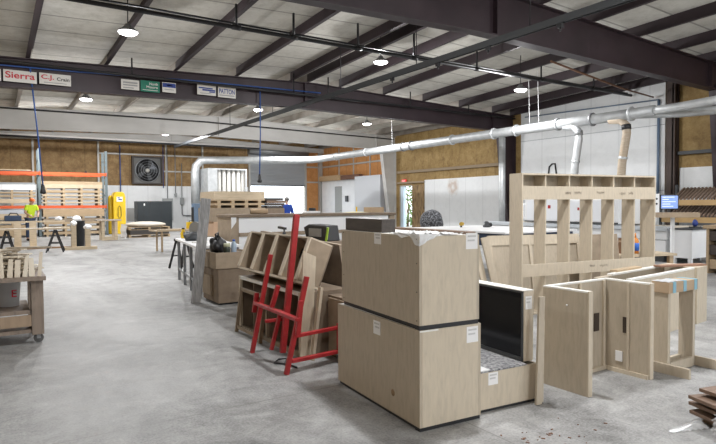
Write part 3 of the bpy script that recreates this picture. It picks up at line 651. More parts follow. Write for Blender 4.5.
obj('tape_band', MB().box((.235, -.003, .0), (.285, .0, .098)).box((.235, .0, .095), (.285, .16, .098)), TAPE, u)
obj('tape_band', MB().box((.42, -.003, .0), (.47, .0, .098)).box((.42, .0, .095), (.47, .16, .098)), TAPE, u)
obj('clear_wrap', MB().sheet(lambda a, b: (.0 + .24 * a, .005 + .15 * b, .0985 + .006 * abs(math.sin(11 * a + 7 * b) * math.sin(9 * b - 4 * a))), 20, 12), WFILM, u)

# low long carcass behind
u = thing('low_carcass', 'low long open topped carcass with pale rims behind the plywood stand', 'cabinet carcass', (5.62, 3.42, 0), R(6.5))
obj('front_panel', B((0, .0, 0), (1.66, .05, .68)), PLYL, u); obj('right_end_panel', B((1.66, -.03, 0), (1.98, .45, .70)), PLYL, u)
obj('left_end_panel', B((0, .05, 0), (.04, .36, .68)), PLY, u); obj('rear_panel', B((.0, .36, 0), (1.66, .42, .68)), PLY, u)
obj('front_rim', B((0, 0, .681), (1.66, .06, .70)), EDGE, u); obj('rear_rim', B((.3, .35, .681), (1.66, .42, .70)), EDGE, u)
solo('loose_board', MB().bar((0, 0, .012), (.66, -.22, .012), .12, .022), mat('reddish_brown_board', (.30, .17, .11), .6), 'reddish brown board lying across the right end of the low carcass', 'board', (6.95, 3.90, .7005))
solo('loose_board', MB().bar((0, 0, .012), (.62, .0, .012), .09, .022), PINE, 'narrow pale board lying along the rear rim of the low carcass', 'board', (6.05, 3.905, .7005), R(6.5))

# tall six bay open frame
u = thing('tall_frame', 'tall open plywood frame of six bays standing behind the carcasses', 'frame', (5.88, 5.12, 0), -R(8.2))
Lf, Df, Hf = 2.56, .25, 1.905
obj('left_post', B((0, 0, 0), (.022, Df, Hf)), PLYL, u); obj('right_post', B((Lf - .022, 0, 0), (Lf, Df, Hf)), PLYL, u)
obj('top_plate', B((.022, 0, Hf - .022), (Lf - .022, Df, Hf)), PLYL, u)
obj('upper_rail', B((.022, -.001, 1.555), (Lf - .022, .019, 1.735)), PLYL, u); obj('lower_rail', B((.022, -.001, .52), (Lf - .022, .019, .685)), PLYL, u)
obj('upper_backing', B((.022, Df - .012, 1.57), (Lf - .022, Df, Hf - .023)), PLY, u)
obj('floor_plate', B((.022, .02, 0), (Lf - .022, Df, .02)), PLY, u)
for k in range(1, 6):
    x = Lf * k / 6
    obj('stud', MB().box((x - .011, .02, .0201), (x + .011, Df - .013, Hf - .0225)), PLYL, u)
def scrawl(x, z, w, seed):
    r_ = random.Random(seed); pts = []
    for i in range(26): pts.append((x + w * i / 25, -.002, z + .028 * math.sin(i * 2.1 + r_.uniform(-.6, .6)) * r_.uniform(.4, 1)))
    return MB().tube(pts, .0016, 4)
for x, z, w, sd in ((.76, 1.645, .10, 1), (.92, 1.65, .14, 2), (1.35, 1.655, .15, 3), (1.80, 1.64, .12, 4), (1.98, 1.645, .10, 5), (1.22, .615, .10, 6), (1.42, .61, .16, 7)): obj('pencil_scrawl', scrawl(x, z, w, sd), mat('pencil_grey', (.34, .29, .24), .7), u)

# panels leaning behind the frame
for k, (dx, dy, ln, hgt, m, lab) in enumerate(((0, .0, .10, 1.0, PLY, 'front panel edge of the leaning plywood bundle left of the tall frame'), (.06, .10, .11, .985, PLYL, 'second panel in the leaning bundle left of the tall frame'), (.16, .20, .12, .965, PLY, 'third panel in the leaning bundle left of the tall frame'))):
    solo('plywood_sheet', MB().bar((0, 0, 0), (-.06 - .02 * k, .22, hgt), .10 + .02 * k, .024, (0, 1, 0)), m, lab, 'panel', (6.40 + dx * 1.5, 6.42 - dy * .9, .003))
u = thing('framed_panel', 'large framed plywood panel leaning behind the left half of the tall frame', 'panel', (6.62, 6.34, 0), -R(15))
M = Matrix.Rotation(-R(9), 4, 'X')
obj('sheet', MB().box((0, .02, 0), (1.75, .04, 1.0), M), PLY, u)
obj('stile', MB().box((0, 0, 0), (.06, .02, 1.0), M), PLYL, u); obj('stile', MB().box((.75, 0, .1), (.80, .02, .84), M), PLYL, u); obj('stile', MB().box((1.69, 0, 0), (1.75, .02, 1.0), M), PLYL, u)
obj('rail', MB().box((.06, 0, .84), (1.69, .0199, 1.0), M), PLYL, u); obj('rail', MB().box((.06, 0, 0), (1.69, .0199, .1), M), PLYL, u)
solo('plywood_sheet', MB().box((0, 0, 0), (.75, .03, 1.0), Matrix.Rotation(-R(8), 4, 'X')), MDFL, 'tan sheet leaning behind the right half of the tall frame', 'panel', (8.0, 5.62, 0), -R(12))

# white topped table with navy sides
u = thing('assembly_table', 'long white topped table with navy side behind the leaning panels', 'table', (8.25, 7.6, 0))
obj('tabletop', B((0, 0, .91), (2.2, 3.0, .95)), WHITE, u, bevel=.004)
obj('navy_apron', MB().box((.06, .06, .66), (2.14, .09, .909)).box((.06, .09, .66), (.09, 2.94, .909)), NAVY, u)
for sx in (.1, 2.04):
    for sy in (.1, 2.84): obj('leg', B((sx, sy, 0), (sx + .06, sy + .06, .909)), DARKG, u)
u = thing('power_drill', 'small yellow and black power tool on the white topped table', 'power tool', (9.3, 9.9, .9505), .6)
obj('body', MB().tube([(-.10, 0, .08), (.06, 0, .08), (.12, 0, .08)], [.045, .045, .02], 10), mat('ochre_tool', (.40, .26, .03), .5), u); obj('grip', MB().bar((-.06, 0, .07), (-.08, 0, .0), .04, .05), BLACK, u)
u = thing('power_sander', 'small dark power tool on the white topped table right of the yellow one', 'power tool', (9.75, 9.55, .951), .2)
obj('body', MB().lathe([(.08, 0), (.085, .04), (.05, .07), (.055, .12), (.03, .14)], n=14), DARKG, u); obj('dust_bag', MB().blob((.14, 0, .05), (.09, .05, .05), 3, .1), BLACK, u)
def mound():
    return MB().blob((0, 0, 0), (.42, .42, .60), 5, .07, 26, 16, flat=.0)
nt = mottled('black_mesh_netting', [(0.44, (0.012, 0.012, 0.014)), (0.5, (0.05, 0.05, 0.055)), (0.62, (0.22, 0.23, 0.25))], (1, 1, 1), 26, 4, 0.8, bump=.5)
solo('netting_heap', MB().blob((0, 0, .28), (.42, .42, .44), 5, .06, 26, 16, flat=.28), nt, 'rounded heap of black netting on the floor cart before the white wall', 'netting', (13.1, 15.5, .581))
u = thing('platform_cart', 'low cart carrying the black netting heap near the white wall', 'cart', (13.1, 15.5, 0))
obj('deck', B((-.6, -.6, .50), (.6, .6, .58)), MDF, u)
for sx in (-.5, .5):
    for sy in (-.5, .5): obj('leg', B((sx - .04, sy - .04, 0), (sx + .04, sy + .04, .499)), GREYM, u)

# ---------------------------------------------------------------- machine along the white wall
u = thing('router_machine', 'long white woodworking machine with a boxy gantry before the white wall', 'machine', (14.2, 7.75, 0))
obj('bed', MB().box((0, 0, .16), (2.0, 6.2, .56)).box((.05, .0, .56), (1.95, 6.2, .80)), WPAINT, u, bevel=.02)
obj('bed_rail', MB().box((-.05, -.05, .80), (.25, 6.25, .90)), mat('cool_grey_enamel', (0.55, 0.59, 0.63), 0.35), u)
obj('plinth', MB().box((.12, .12, 0), (1.9, 6.0, .16)), DARKG, u)
obj('panel_seam', MB().box((-.004, 1.5, .18), (0, 1.52, .56)).box((-.004, 3.0, .18), (0, 3.02, .56)).box((-.004, 4.5, .18), (0, 4.52, .56)).box((-.004, 0, .55), (0, 6.2, .57)), GREYM, u)
obj('vacuum_table', B((.3, .05, .801), (1.95, 6.15, .87)), mat('pale_spoilboard', (0.55, 0.50, 0.42), 0.7), u)
gx = MB().box((.0, 1.3, .92), (1.9, 3.0, 1.62)).box((.0, 3.15, .92), (1.9, 4.5, 1.70)).box((.1, 4.6, 1.0), (1.8, 5.1, 1.5))
obj('gantry_hood', gx, WPAINT, u, bevel=.03)
obj('hood_panel', MB().box((-.012, 1.4, 1.0), (-.001, 2.1, 1.55)).box((-.012, 2.2, 1.0), (-.001, 2.9, 1.55)).box((-.012, 3.25, 1.0), (-.001, 3.8, 1.6)).box((-.012, 3.9, 1.0), (-.001, 4.4, 1.6)), mat('cool_white_panel', (0.80, 0.83, 0.87), 0.3), u)
obj('warning_mark', MB().box((-.016, 1.62, 1.3), (-.0125, 1.72, 1.42)).box((-.016, 2.5, 1.3), (-.0125, 2.56, 1.38)).box((-.016, 3.5, 1.35), (-.0125, 3.6, 1.45)), RED, u)
obj('dust_hood', MB().box((1.5, 2.2, 1.62), (2.1, 2.95, 1.855)).box((1.5, 3.8, 1.70), (2.1, 4.4, 1.855)), GREYM, u)
obj('control_strip', MB().box((-.02, 1.3, .93), (-.001, 4.5, .97)), DARKG, u)
u = thing('machine_cabinet', 'white metal cabinet at the right end of the long machine', 'cabinet', (14.2, 7.12, 0))
obj('body', B((0, 0, .14), (1.3, .5, .84)), WPAINT, u, bevel=.01)
for sx in (.02, 1.2):
    for sy in (.02, .40): obj('leg', B((sx, sy, 0), (sx + .08, sy + .08, .14)), WPAINT, u)
obj('top_plate', B((-.03, -.03, .841), (1.33, .53, .87)), DARKG, u)
u = thing('hand_plane', 'small dark tool with blue grip on the white machine cabinet', 'tool', (14.7, 7.3, .871))
obj('shoe', B((-.16, -.07, 0), (.16, .07, .04)), DARKG, u); obj('grip', MB().blob((0, 0, .12), (.09, .06, .09), 2, .1), SBLUE, u)
u = thing('control_console', 'machine control console with a lit blue screen on a wooden tray stand', 'console', (13.75, 7.35, 0), -R(30))
obj('column', MB().box((-.035, -.035, 0), (.035, .035, 1.15)), WPAINT, u)
obj('tray', MB().box((-.42, -.25, 1.15), (.52, .2, 1.27)), mat('tan_wood_tray', (0.38, 0.29, 0.2), 0.6), u, bevel=.006)
mo = obj('monitor', MB().box((-.30, .02, 1.34), (.16, .06, 1.70)), BLACK, u, bevel=.006)
obj('screen', B((-.275, .014, 1.365), (.135, .019, 1.675)), emis('screen_blue', (0.22, 0.34, 0.72), 0.42), mo)
wm = MB()
for k in range(5): wm.box((-.25, .011, 1.63 - .055 * k), (-.25 + (.30, .16, .33, .2, .27)[k], .0139, 1.645 - .055 * k))
obj('screen_text', wm, emis('screen_white', (0.75, 0.8, 0.9), 0.6), mo)
obj('monitor_neck', B((-.10, .03, 1.271), (-.04, .055, 1.34)), BLACK, u)
obj('button_box', MB().box((-.46, .0, 1.272), (-.33, .12, 1.72)), WPAINT, u)
obj('button', MB().lathe([(.025, 0), (.02, .02)], n=10, M=Matrix.Translation((-.40, 0, 1.6)) @ Matrix.Rotation(PI / 2, 4, 'X')).lathe([(.025, 0), (.02, .02)], n=10, M=Matrix.Translation((-.40, 0, 1.48)) @ Matrix.Rotation(PI / 2, 4, 'X')), BLACK, u)
# sheet racks with slanted brown slats
SLAT = mat('brown_slat', (0.22, 0.155, 0.115), 0.7); OCH = mat('ochre_beam', (0.44, 0.29, 0.13), 0.6)
u = thing('slat_rack', 'rack with two tiers of slanted brown slats against the right wall', 'rack', (18.3, 6.2, 0))
for z0, ln in ((1.62, 3.7), (1.08, 3.9)):
    mb = MB()
    for k in range(int(ln / .115)): mb.bar((0, .115 * k, z0), (.9, .115 * k + .12, z0 + .36), .05, .06)
    obj('slat_tier', mb, SLAT, u); obj('front_beam', B((-.06, -.05, z0 - .20), (0, ln + .05, z0 - .03)), OCH, u); obj('rear_beam', B((.95, -.05, z0 + .22), (1.0, ln + .05, z0 + .36)), DARKG, u)
obj('back_sheet', B((1.02, -.1, .1), (1.05, 3.8, 1.5)), GREYM, u)
for yy in (-.1, 3.95): obj('upright', B((.90, yy - .04, 0), (.98, yy + .04, 2.1)), DARKG, u); obj('front_upright', B((-.06, yy - .04, 0), (0, yy + .04, 1.42)), DARKG, u)
u = thing('drawer_cabinet', 'open wooden drawer cabinet cut by the right edge of the photo', 'cabinet', (12.75, 5.15, 0))
obj('top', B((-.05, -.05, .95), (.85, 1.0, 1.02)), PINE, u); obj('side', B((0, .90, 0), (.8, .95, .949)), PINE, u); obj('side', B((0, 0, 0), (.8, .05, .949)), PINE, u); obj('back', B((.75, .05, 0), (.8, .9, .949)), DKW, u)
for z in (.1, .4, .7): obj('drawer', MB().box((.02, .06, z), (.7, .89, z + .2)), DKW if z > .2 else PINE, u)
u = thing('task_stool', 'black backed stool at the right edge above the drawer cabinet', 'stool', (13.9, 6.15, 0))
obj('post', MB().tube([(0, 0, .08), (0, 0, 1.0)], .035, 8), GREYM, u); obj('seat', MB().lathe([(.20, 1.0), (.22, 1.04), (.2, 1.08)], n=18), BLACK, u); obj('back', MB().blob((0.05, 0, 1.42), (.1, .2, .22), 2, .05), BLACK, u); obj('back_stem', MB().bar((.1, 0, 1.05), (.1, 0, 1.35), .04, .02), BLACK, u); obj('base', MB().lathe([(.26, 0), (.25, .03), (.05, .08)], n=16), BLACK, u)

# table of glue and tools seen through the frame
u = thing('work_cart', 'low wooden work cart seen through the right bays of the tall frame', 'cart', (8.95, 5.75, 0), -R(20))
obj('deck', B((0, 0, .57), (1.25, .7, .61)), PINEP, u); obj('lower_deck', B((.05, .05, .2), (1.20, .65, .23)), PINE, u)
for sx in (.05, 1.12):
    for sy in (.03, .60): obj('leg', B((sx, sy, 0), (sx + .08, sy + .07, .569)), PINE, u)
def at_cart(x, y): c, s_ = math.cos(-R(20)), math.sin(-R(20)); return (8.95 + x * c - y * s_, 5.75 + x * s_ + y * c, .611)
u = thing('storage_box', 'brown box standing on the work cart behind the tall frame', 'box', at_cart(.38, .22)); obj('carton', B((-.09, -.09, 0), (.09, .09, .27)), mat('dark_carton', (.20, .11, .06), .7), u); obj('tape_band', B((-.092, -.092, .2), (.092, .092, .23)), CARD, u)
u = thing('glue_bottle', 'orange glue bottle with blue label on the work cart', 'bottle', at_cart(.54, .18)); obj('bottle_body', MB().lathe([(.06, 0), (.062, .2), (.04, .26), (.02, .28)], n=14), mat('orange_glue', (.62, .22, .03), .4), u); obj('bottle_label', MB().lathe([(.0635, .05), (.0635, .19)], n=14), mat('label_blue', (.02, .12, .5), .5), u); obj('nozzle', MB().lathe([(.02, .28), (.008, .36)], n=10), mat('orange_glue', (.62, .22, .03), .4), u)
solo('wood_block', B((-.25, -.1, 0), (.25, .1, .035)), WHITE, 'white sheet of papers lying on the work cart', 'papers', at_cart(.85, .35), .3)
solo('wood_block', B((-.2, -.08, 0), (.2, .08, .07)), mat('orange_block', (.42, .19, .05), .6), 'orange brown wood block at the left end of the work cart', 'block', at_cart(.2, .5), .2)
u = thing('offcut_board', 'orange brown board beneath the right end of the work cart', 'board', at_cart(.9, .25)); u.location.z = .2305; obj('board', B((-.3, -.14, 0), (.3, .14, .12)), mat('orange_block', (.42, .19, .05), .6), u)

# ---------------------------------------------------------------- wrapped dark panels, bottom right
labs = ['bottom brown board of the plastic wrapped stack at lower right', 'second brown board from the floor in the plastic wrapped stack', 'third brown board from the floor in the plastic wrapped stack', 'top brown board of the plastic wrapped stack at lower right']
RZW = -.32
cW, sW = math.cos(RZW), math.sin(RZW)
def at_stack(x, y, z): return (4.02 + x * cW - y * sW, 2.02 + x * sW + y * cW, z)
for k in range(4):
    ox = (0, .012, -.01, .05)[k]
    solo('brown_board', B((0, -.5, 0), (.6, 0, .024)), BROWNW, labs[k], 'board', at_stack(ox, (0, .02, .0, -.03)[k], .0455 + .052 * k), RZW + (0, .03, -.03, .08)[k], bevel=.003)
    if k < 3:
        solo('spacer_block', B((.05, -.42, 0), (.5, -.35, .0265)), PINE, 'pine spacer between boards of the plastic wrapped stack', 'spacer', at_stack(0, 0, .070 + .052 * k), RZW, 'spacers in the plastic wrapped stack')
solo('skid_block', B((.06, -.45, 0), (.5, -.06, .045)), MDF, 'brown skid beneath the plastic wrapped stack at lower right', 'skid', at_stack(0, 0, 0), RZW)
def wr(a, b): return .012 * math.sin(23 * a + 5 * b) * math.sin(19 * b - 8 * a) + .006 * math.sin(41 * a - 17 * b)
pw = MB()
pw.sheet(lambda a, b: (.10 + .42 * a, -.53 + .33 * b, .235 + abs(wr(a, b)) * 1.4), 34, 26)
pw.sheet(lambda a, b: (-.03 + wr(a, b) * 1.6 - .03 * (1 - b), -.46 + .22 * a, .004 + .13 * b), 24, 16)
pw.sheet(lambda a, b: (-.14 + .5 * a, -.52 - .10 * (1 - b) + wr(a, b), .004 + .20 * b * (1 - .5 * (1 - a)) + abs(wr(b, a))), 34, 18)
solo('clear_plastic_wrap', pw, FILM, 'crumpled clear plastic wrapped over the brown boards at lower right', 'plastic wrap', at_stack(0, 0, 0), RZW)
solo('clear_plastic_tail', MB().sheet(lambda a, b: (-.24 + .26 * a, .05 - .12 * a + (.03 + .09 * a) * b, .004 + .035 * (a ** 1.3) * (1 - (2 * b - 1) ** 2) + .008 * math.sin(20 * a + 9 * b) ** 2), 30, 10), FILM, 'twisted tail of clear plastic trailing on the floor from the wrapped stack', 'plastic wrap', at_stack(-.06, -.12, .0), 0.1)
# debris flakes
mb = MB(); rdd = random.Random(11)
for k in range(55):
    x, y = rdd.gauss(2.75, .22), rdd.gauss(2.30, .13); s_ = rdd.uniform(.004, .012); a = rdd.uniform(0, PI)
    mb.box((-s_, -s_ * .5, 0), (s_, s_ * .5, .003), Matrix.Translation((x, y, .001)) @ Matrix.Rotation(a, 4, 'Z'))
o = solo('wood_crumbs', mb, mat('brown_crumb', (.22, .11, .07), .8), 'scattered brown wood crumbs on the concrete before the crates', 'debris'); o['kind'] = 'stuff'

# ================================================================== LEFT OF THE CRATES
# slanted display carcasses leaning in a row (all face the left aisle)
def inclined(mb, y0, y1, a, b, x0, z0, x1, z1, dep):
    """box between fractions a..b up a slope that starts at (x0,z0) and ends at (x1,z1), `dep` thick behind the slope"""
    d = Vector((x1 - x0, z1 - z0)); n = Vector((d.y, -d.x)).normalized() * dep
    p = Vector((x0, z0)) + d * a; q = Vector((x0, z0)) + d * b
    mb.prism([(p.x, p.y), (q.x, q.y), (q.x + n.x, q.y + n.y), (p.x + n.x, p.y + n.y)], y0, y1, 'XZ'); return mb
u = thing('slanted_carcass', 'upper slanted four bay carcass lying on the open base left of the easel', 'cabinet carcass', (2.5, 5.0, .762))
for y in (0, .37, .76, 1.14, 1.54): 
    obj('divider', inclined(MB(), y, y + .035, .0, 1.0, 0.004, .0, 0.164, .40, .255), MDFL, u)
    obj('face_strip', inclined(MB(), y - .012, y + .045, .0, 1.0, -.012, .006, .148, .406, .017), PLYL, u)
obj('bottom_rail', inclined(MB(), .0, 1.575, -.06, -.005, 0, 0, 0.16, .40, .27), PLYL, u); obj('top_rail', inclined(MB(), 0, 1.575, 1.005, 1.04, 0, 0, 0.16, .40, .27), PLYL, u)
obj('rear_panel', inclined(MB(), 0, 1.575, -.0, 1.0, .245, -.085, .405, .315, .015), MDF, u)
u = thing('base_carcass', 'open brown base carcass on the floor beneath the slanted carcass', 'cabinet carcass', (2.50, 4.92, 0))
H2 = .64
for y in (0, .40, .82, 1.25, 1.62): obj('divider', B((.03, y, .02), (.55, y + .02, H2 - .022)), MDF, u)
obj('face_stile', B((0, 1.60, 0), (.029, 1.65, H2)), PLYL, u); obj('face_stile', B((0, 0, 0), (.029, .05, H2)), PLYL, u); obj('face_stile', B((0, .82, .05), (.029, .86, H2 - .04)), MDFL, u)
obj('top_rail', B((0, .05, H2 - .035), (.029, 1.60, H2)), EDGE, u); obj('bottom_rail', B((0, .05, 0), (.029, 1.60, .045)), MDFL, u)
obj('top_panel', B((.03, 0, H2 - .02), (.55, 1.65, H2)), MDF, u); obj('floor_panel', B((.03, 0, 0), (.55, 1.65, .018)), MDF, u); obj('rear_panel', B((.53, .0, .02), (.55, 1.65, H2 - .022)), MDF, u)
u = thing('open_face_frame', 'small narrow face frame leaning before the open base carcass', 'frame', (2.40, 5.15, 0))
obj('left_stile', MB().bar((0, 1.25, 0), (.07, 1.25, .52), .04, .02, (0, 1, 0)), MDFL, u); obj('right_stile', MB().bar((0, .55, 0), (.07, .55, .52), .04, .02, (0, 1, 0)), MDFL, u)
obj('top_rail', MB().bar((.068, .57, .50), (.068, 1.23, .50), .02, .04), MDFL, u); obj('bottom_rail', MB().bar((.01, .57, .06), (.01, 1.23, .06), .02, .04), MDFL, u)
solo('plywood_sheet', MB().prism([(-.04, 0), (.08, 0), (.14, .99), (.0, 1.05)], 0, .018, 'XZ'), PLYL, 'pale plywood panel leaning on the row right of the red easel mast', 'panel', (2.52, 4.89, .0))
solo('narrow_board', MB().bar((0, 0, 0), (.10, .0, .70), .05, .03, (1, 0, 0)), PLYL, 'narrow pale board standing upright behind the easel rails', 'board', (2.56, 4.80, .0))
u = thing('brown_panel_stack', 'brown carcass with a large leaning side panel behind the slanted carcass', 'cabinet carcass', (3.08, 5.05, 0))
obj('body', B((.04, .85, 0), (.62, 2.0, 1.055)), MDF, u, bevel=.004)
obj('side_panel', MB().prism([(2.28, 0), (2.28, 1.10), (2.20, 1.13), (.10, 1.06), (-.05, .50), (.08, 0)], 0, .035, 'YZ'), MDF, u)
obj('top_edging', MB().prism([(2.20, 1.131), (2.20, 1.145), (.10, 1.075), (.10, 1.061)], 0, .05, 'YZ'), MDFL, u)
u = thing('door_panel_cabinet', 'low brown carcass with two door panels behind the red base rails', 'cabinet carcass', (2.78, 4.22, 0))
obj('body', B((.02, 0, 0), (.5, .68, .60)), MDF, u)
for y in (.02, .35): obj('door', MB().box((0, y, .02), (.019, y + .30, .58)), MDFL, u, bevel=.004)
u = thing('folding_case', 'black tool case with lime green edge straps on the brown carcass', 'tool case', (3.45, 6.17, 1.056), R(10))
obj('shell', MB().prism([(-.22, 0), (.20, 0), (.26, .16), (.16, .20), (-.18, .19)], -.10, .10, 'YZ'), BLACK, u, bevel=.01)
obj('edge_strap', MB().bar((-.103, -.19, .0), (-.103, -.23, .17), .03, .012, (1, 0, 0)), mat('lime_plastic', (.35, .55, .05), .5), u)
obj('grey_pad', B((-.11, -.1, .05), (-.1005, .14, .15)), GREYM, u)
u = thing('bar_clamp', 'black bar clamp standing on the slanted carcass behind the easel', 'clamp', (2.74, 5.78, 1.135))
obj('bar', MB().bar((0, 0, 0), (0, 0, .10), .012, .02), DARKG, u); obj('jaw', MB().bar((0, -.03, .10), (0, .14, .11), .03, .025), BLACK, u); obj('grip', MB().lathe([(.018, .01), (.022, .03), (.018, .06)], n=10), BLACK, u)
solo('black_cable', MB().tube([(0, 0, 0), (-.02, .01, .06), (.02, .02, .14), (-.01, 0, .22), (.02, -.03, .30)], .02, 8), BLACK, 'black hose coil hanging inside the slanted carcass behind the mast', 'hose', (2.74, 5.37, .73))

# red easel stand
u = thing('easel_stand', 'red painted wooden A frame stand with tall mast and rear base rails', 'stand', (2.18, 4.5, 0))
def rbar(name, p, q, w=.045, t=.03, par=u): return obj(name, MB().bar(p, q, w, t, (0, 1, 0)), RED, par, bevel=.003)
rbar('front_leg', (.0, .88, 0), (.17, .78, 1.0)); rbar('front_leg', (-.03, .02, 0), (.16, -.02, .86))
rbar('mast', (.10, .37, .10), (.21, .27, 1.41), .055, .04)
rbar('crossbar', (.055, .92, .50), (.03, -.10, .50), .03, .05)
rbar('upright_stub', (.045, .93, .40), (.08, .93, .60)); rbar('upright_stub', (.07, .55, .50), (.12, .50, .72)); rbar('upright_stub', (.04, -.07, .36), (.07, -.08, .66))
rbar('brace', (.02, .45, .12), (.11, .42, .50), .035)
rbar('side_rail', (.05, .02, .33), (.56, .11, .33), .03, .04); rbar('side_rail', (.02, .02, .11), (.56, .11, .10), .03, .05)
rbar('rear_post', (.57, .11, .07), (.57, .11, .37), .04, .035); rbar('rear_rail', (.57, .13, .10), (.57, .36, .10), .03, .04); rbar('side_rail', (.10, .77, .33), (.29, .77, .33), .03, .04)
def caster(par, x, y, r=.04, z=None):
    h = obj('caster', MB().tube([(x, y - .014, r), (x, y + .014, r)], r, 14), RUBBER, par)
    obj('caster_fork', MB().box((x - .02, y - .022, r - .005), (x + .02, y - .016, 2 * r + .01)).box((x - .02, y + .016, r - .005), (x + .02, y + .022, 2 * r + .01)).box((x - .025, y - .025, 2 * r + .01), (x + .025, y + .025, 2 * r + .02)), GREYM, h)
caster(u, .57, .11, .03)
solo('extension_cord', MB().tube([(0, 0, .01), (.03, .12, .01), (-.04, .2, .012), (.05, .3, .01), (.10, .22, .03), (.02, .1, .02), (.07, -.05, .01)], .009, 6), BLACK, 'black cord lying on the floor beneath the red stand', 'cord', (2.24, 4.68, 0))

# leaning grey board
solo('grey_plank', MB().bar((0, 0, 0), (.16, -.06, 1.60), .15, .045, (.4, 1, 0)), GREYB, 'weathered grey plank leaning against the stacked brown boxes', 'plank', (2.585, 8.62, .006))

# brown boxes and what stands on them
u = thing('brown_base_cabinet', 'brown base cabinet on the floor carrying a tan tray behind the grey plank', 'cabinet', (2.78, 8.2, 0))
obj('body', B((.02, 0, .03), (.52, .72, .55)), MDF, u, bevel=.004); obj('front_panel', B((0, .25, .12), (.019, .70, .42)), MDFL, u, bevel=.003); obj('base_gap', B((.05, .04, 0), (.48, .68, .029)), BLACK, u)
u = thing('tan_tray_box', 'shallow tan box with open top on the brown base cabinet', 'box', (2.76, 8.18, .551))
obj('bottom', B((0, 0, 0), (.58, .78, .015)), MDFL, u)
obj('side', B((0, 0, .0151), (.02, .78, .24)), MDFL, u); obj('side', B((.56, 0, .0151), (.58, .78, .24)), MDFL, u); obj('front', B((.0205, 0, .0151), (.5595, .02, .24)), MDFL, u); obj('rear', B((.0205, .76, .0151), (.5595, .78, .24)), MDFL, u)
obj('lid', B((.0205, .0205, .20), (.5595, .7595, .215)), MDF, u)
zt = .767
solo('black_bag', MB().blob((0, 0, .11), (.12, .14, .14), 14, .30, 22, 14, flat=.11).tube([(-.04, -.06, .20), (-.05, -.05, .29), (.02, .03, .31), (.04, .07, .19)], .012, 6), BLACK, 'slumped black bag on the tan box beside the grey plank', 'bag', (2.90, 8.50, zt))
u = thing('glass_jar', 'dark jar with pale green lid between the black bag and the blue capped bottle', 'jar', (2.975, 8.30, zt))
obj('body', MB().lathe([(.045, 0), (.05, .01), (.05, .09), (.045, .10)], n=16), mat('dark_jar', (.03, .04, .03), .3), u); obj('lid', MB().lathe([(.05, .10), (.05, .15), (.045, .155)], n=16), mat('pale_green_lid', (.50, .52, .36), .5), u)
u = thing('water_bottle', 'clear water bottle with blue cap on the tan box', 'bottle', (3.13, 8.42, zt))
obj('body', MB().lathe([(.04, 0), (.042, .01), (.042, .11), (.035, .15), (.02, .175)], n=16), mat('pale_blue_plastic', (.40, .50, .62), .2, Alpha=.85), u); obj('cap', MB().lathe([(.022, .175), (.022, .20), (.018, .203)], n=12), mat('cap_blue', (.02, .08, .42), .4), u)
u = thing('paper_roll', 'white paper towel roll on its side behind the black bag', 'paper roll', (3.02, 8.75, zt), .3)
obj('roll', MB().tube([(-.12, 0, .075), (.12, 0, .075)], .075, 18), PAPER, u); obj('core', MB().tube([(-.124, 0, .075), (-.1205, 0, .075)], .02, 10), CARD, u)

# white topped trestle bench with mitre saw and clutter
u = thing('white_bench', 'white topped workbench on thin metal legs left of the grey plank', 'workbench', (2.72, 9.05, 0), -R(8))
obj('top', B((0, 0, .80), (.75, 2.6, .84)), WHITE, u, bevel=.004)
obj('apron', B((.05, .02, .70), (.70, .05, .799)), mat('dull_navy', (.03, .06, .14), .5), u)
for sx in (.04, .66):
    for sy in (.06, .9, 1.7, 2.5): obj('leg', B((sx, sy, 0), (sx + .05, sy + .05, .799)), GREYM, u)
obj('stretcher', B((.05, .12, .2), (.08, 2.5, .24)), GREYM, u)
def saw(loc, rz, label):
    t = thing('mitre_saw', label, 'mitre saw', loc, rz)
    obj('base', MB().lathe([(.20, 0), (.22, .02), (.20, .06)], n=20), DARKG, t); obj('fence', B((-.25, .08, .06), (.25, .10, .14)), GREYM, t)
    obj('motor', MB().tube([(.04, .05, .26), (.20, .05, .26)], .06, 14), YELLOW, t); obj('blade_guard', MB().tube([(-.03, .0, .20), (.02, .0, .20)], .14, 20), GREYM, t)
    obj('handle', MB().tube([(0, -.12, .26), (0, -.18, .32), (0, -.10, .36)], .022, 8), YELLOW, t); obj('arm', MB().bar((0, .12, .06), (0, .02, .26), .05, .05), BLACK, t)
saw((3.35, 11.1, .841), R(35), 'yellow and black mitre saw on the white topped bench')
u = thing('spray_bottle', 'small yellow bottle among the clutter on the white topped bench', 'bottle', (3.2, 11.45, .841)); obj('body', MB().lathe([(.05, 0), (.055, .1), (.03, .15), (.03, .18)], n=12), YELLOW, u); obj('cap', MB().lathe([(.03, .18), (.028, .21)], n=10), BLACK, u)
solo('dark_tool_bag', MB().blob((0, 0, .07), (.16, .12, .09), 9, .2, flat=.07), DARKG, 'dark tool bag on the far end of the white topped bench', 'bag', (3.13, 10.55, .841))
solo('white_scraps', B((-.15, -.1, 0), (.15, .1, .02)), PAPER, 'white cut sheet lying on the white topped bench', 'sheet', (3.1, 9.9, .841), .4)
# folding black trestle beside it
def sawhorse(label, loc, rz, hgt=.74, wid=.42, ln=.9, m=BLACK):
    t = thing('sawhorse', label, 'sawhorse', loc, rz)
    obj('beam', B((-.03, -ln / 2, hgt - .06), (.03, ln / 2, hgt)), m, t)
    for sy in (-1, 1):
        for sx in (-1, 1): obj('leg', MB().bar((sx * wid / 2, sy * (ln / 2 - .02), 0), (sx * .02, sy * (ln / 2 - .08), hgt - .05), .045, .03, (0, 1, 0)), m, t)
        obj('spreader', B((-wid * .28, sy * (ln / 2 - .055) - .012, .28), (wid * .28, sy * (ln / 2 - .055) + .012, .31)), m, t)
    return t
sawhorse('black folding sawhorse behind the far end of the white topped bench', (3.75, 13.6, 0), R(20), .70, .36, .5)

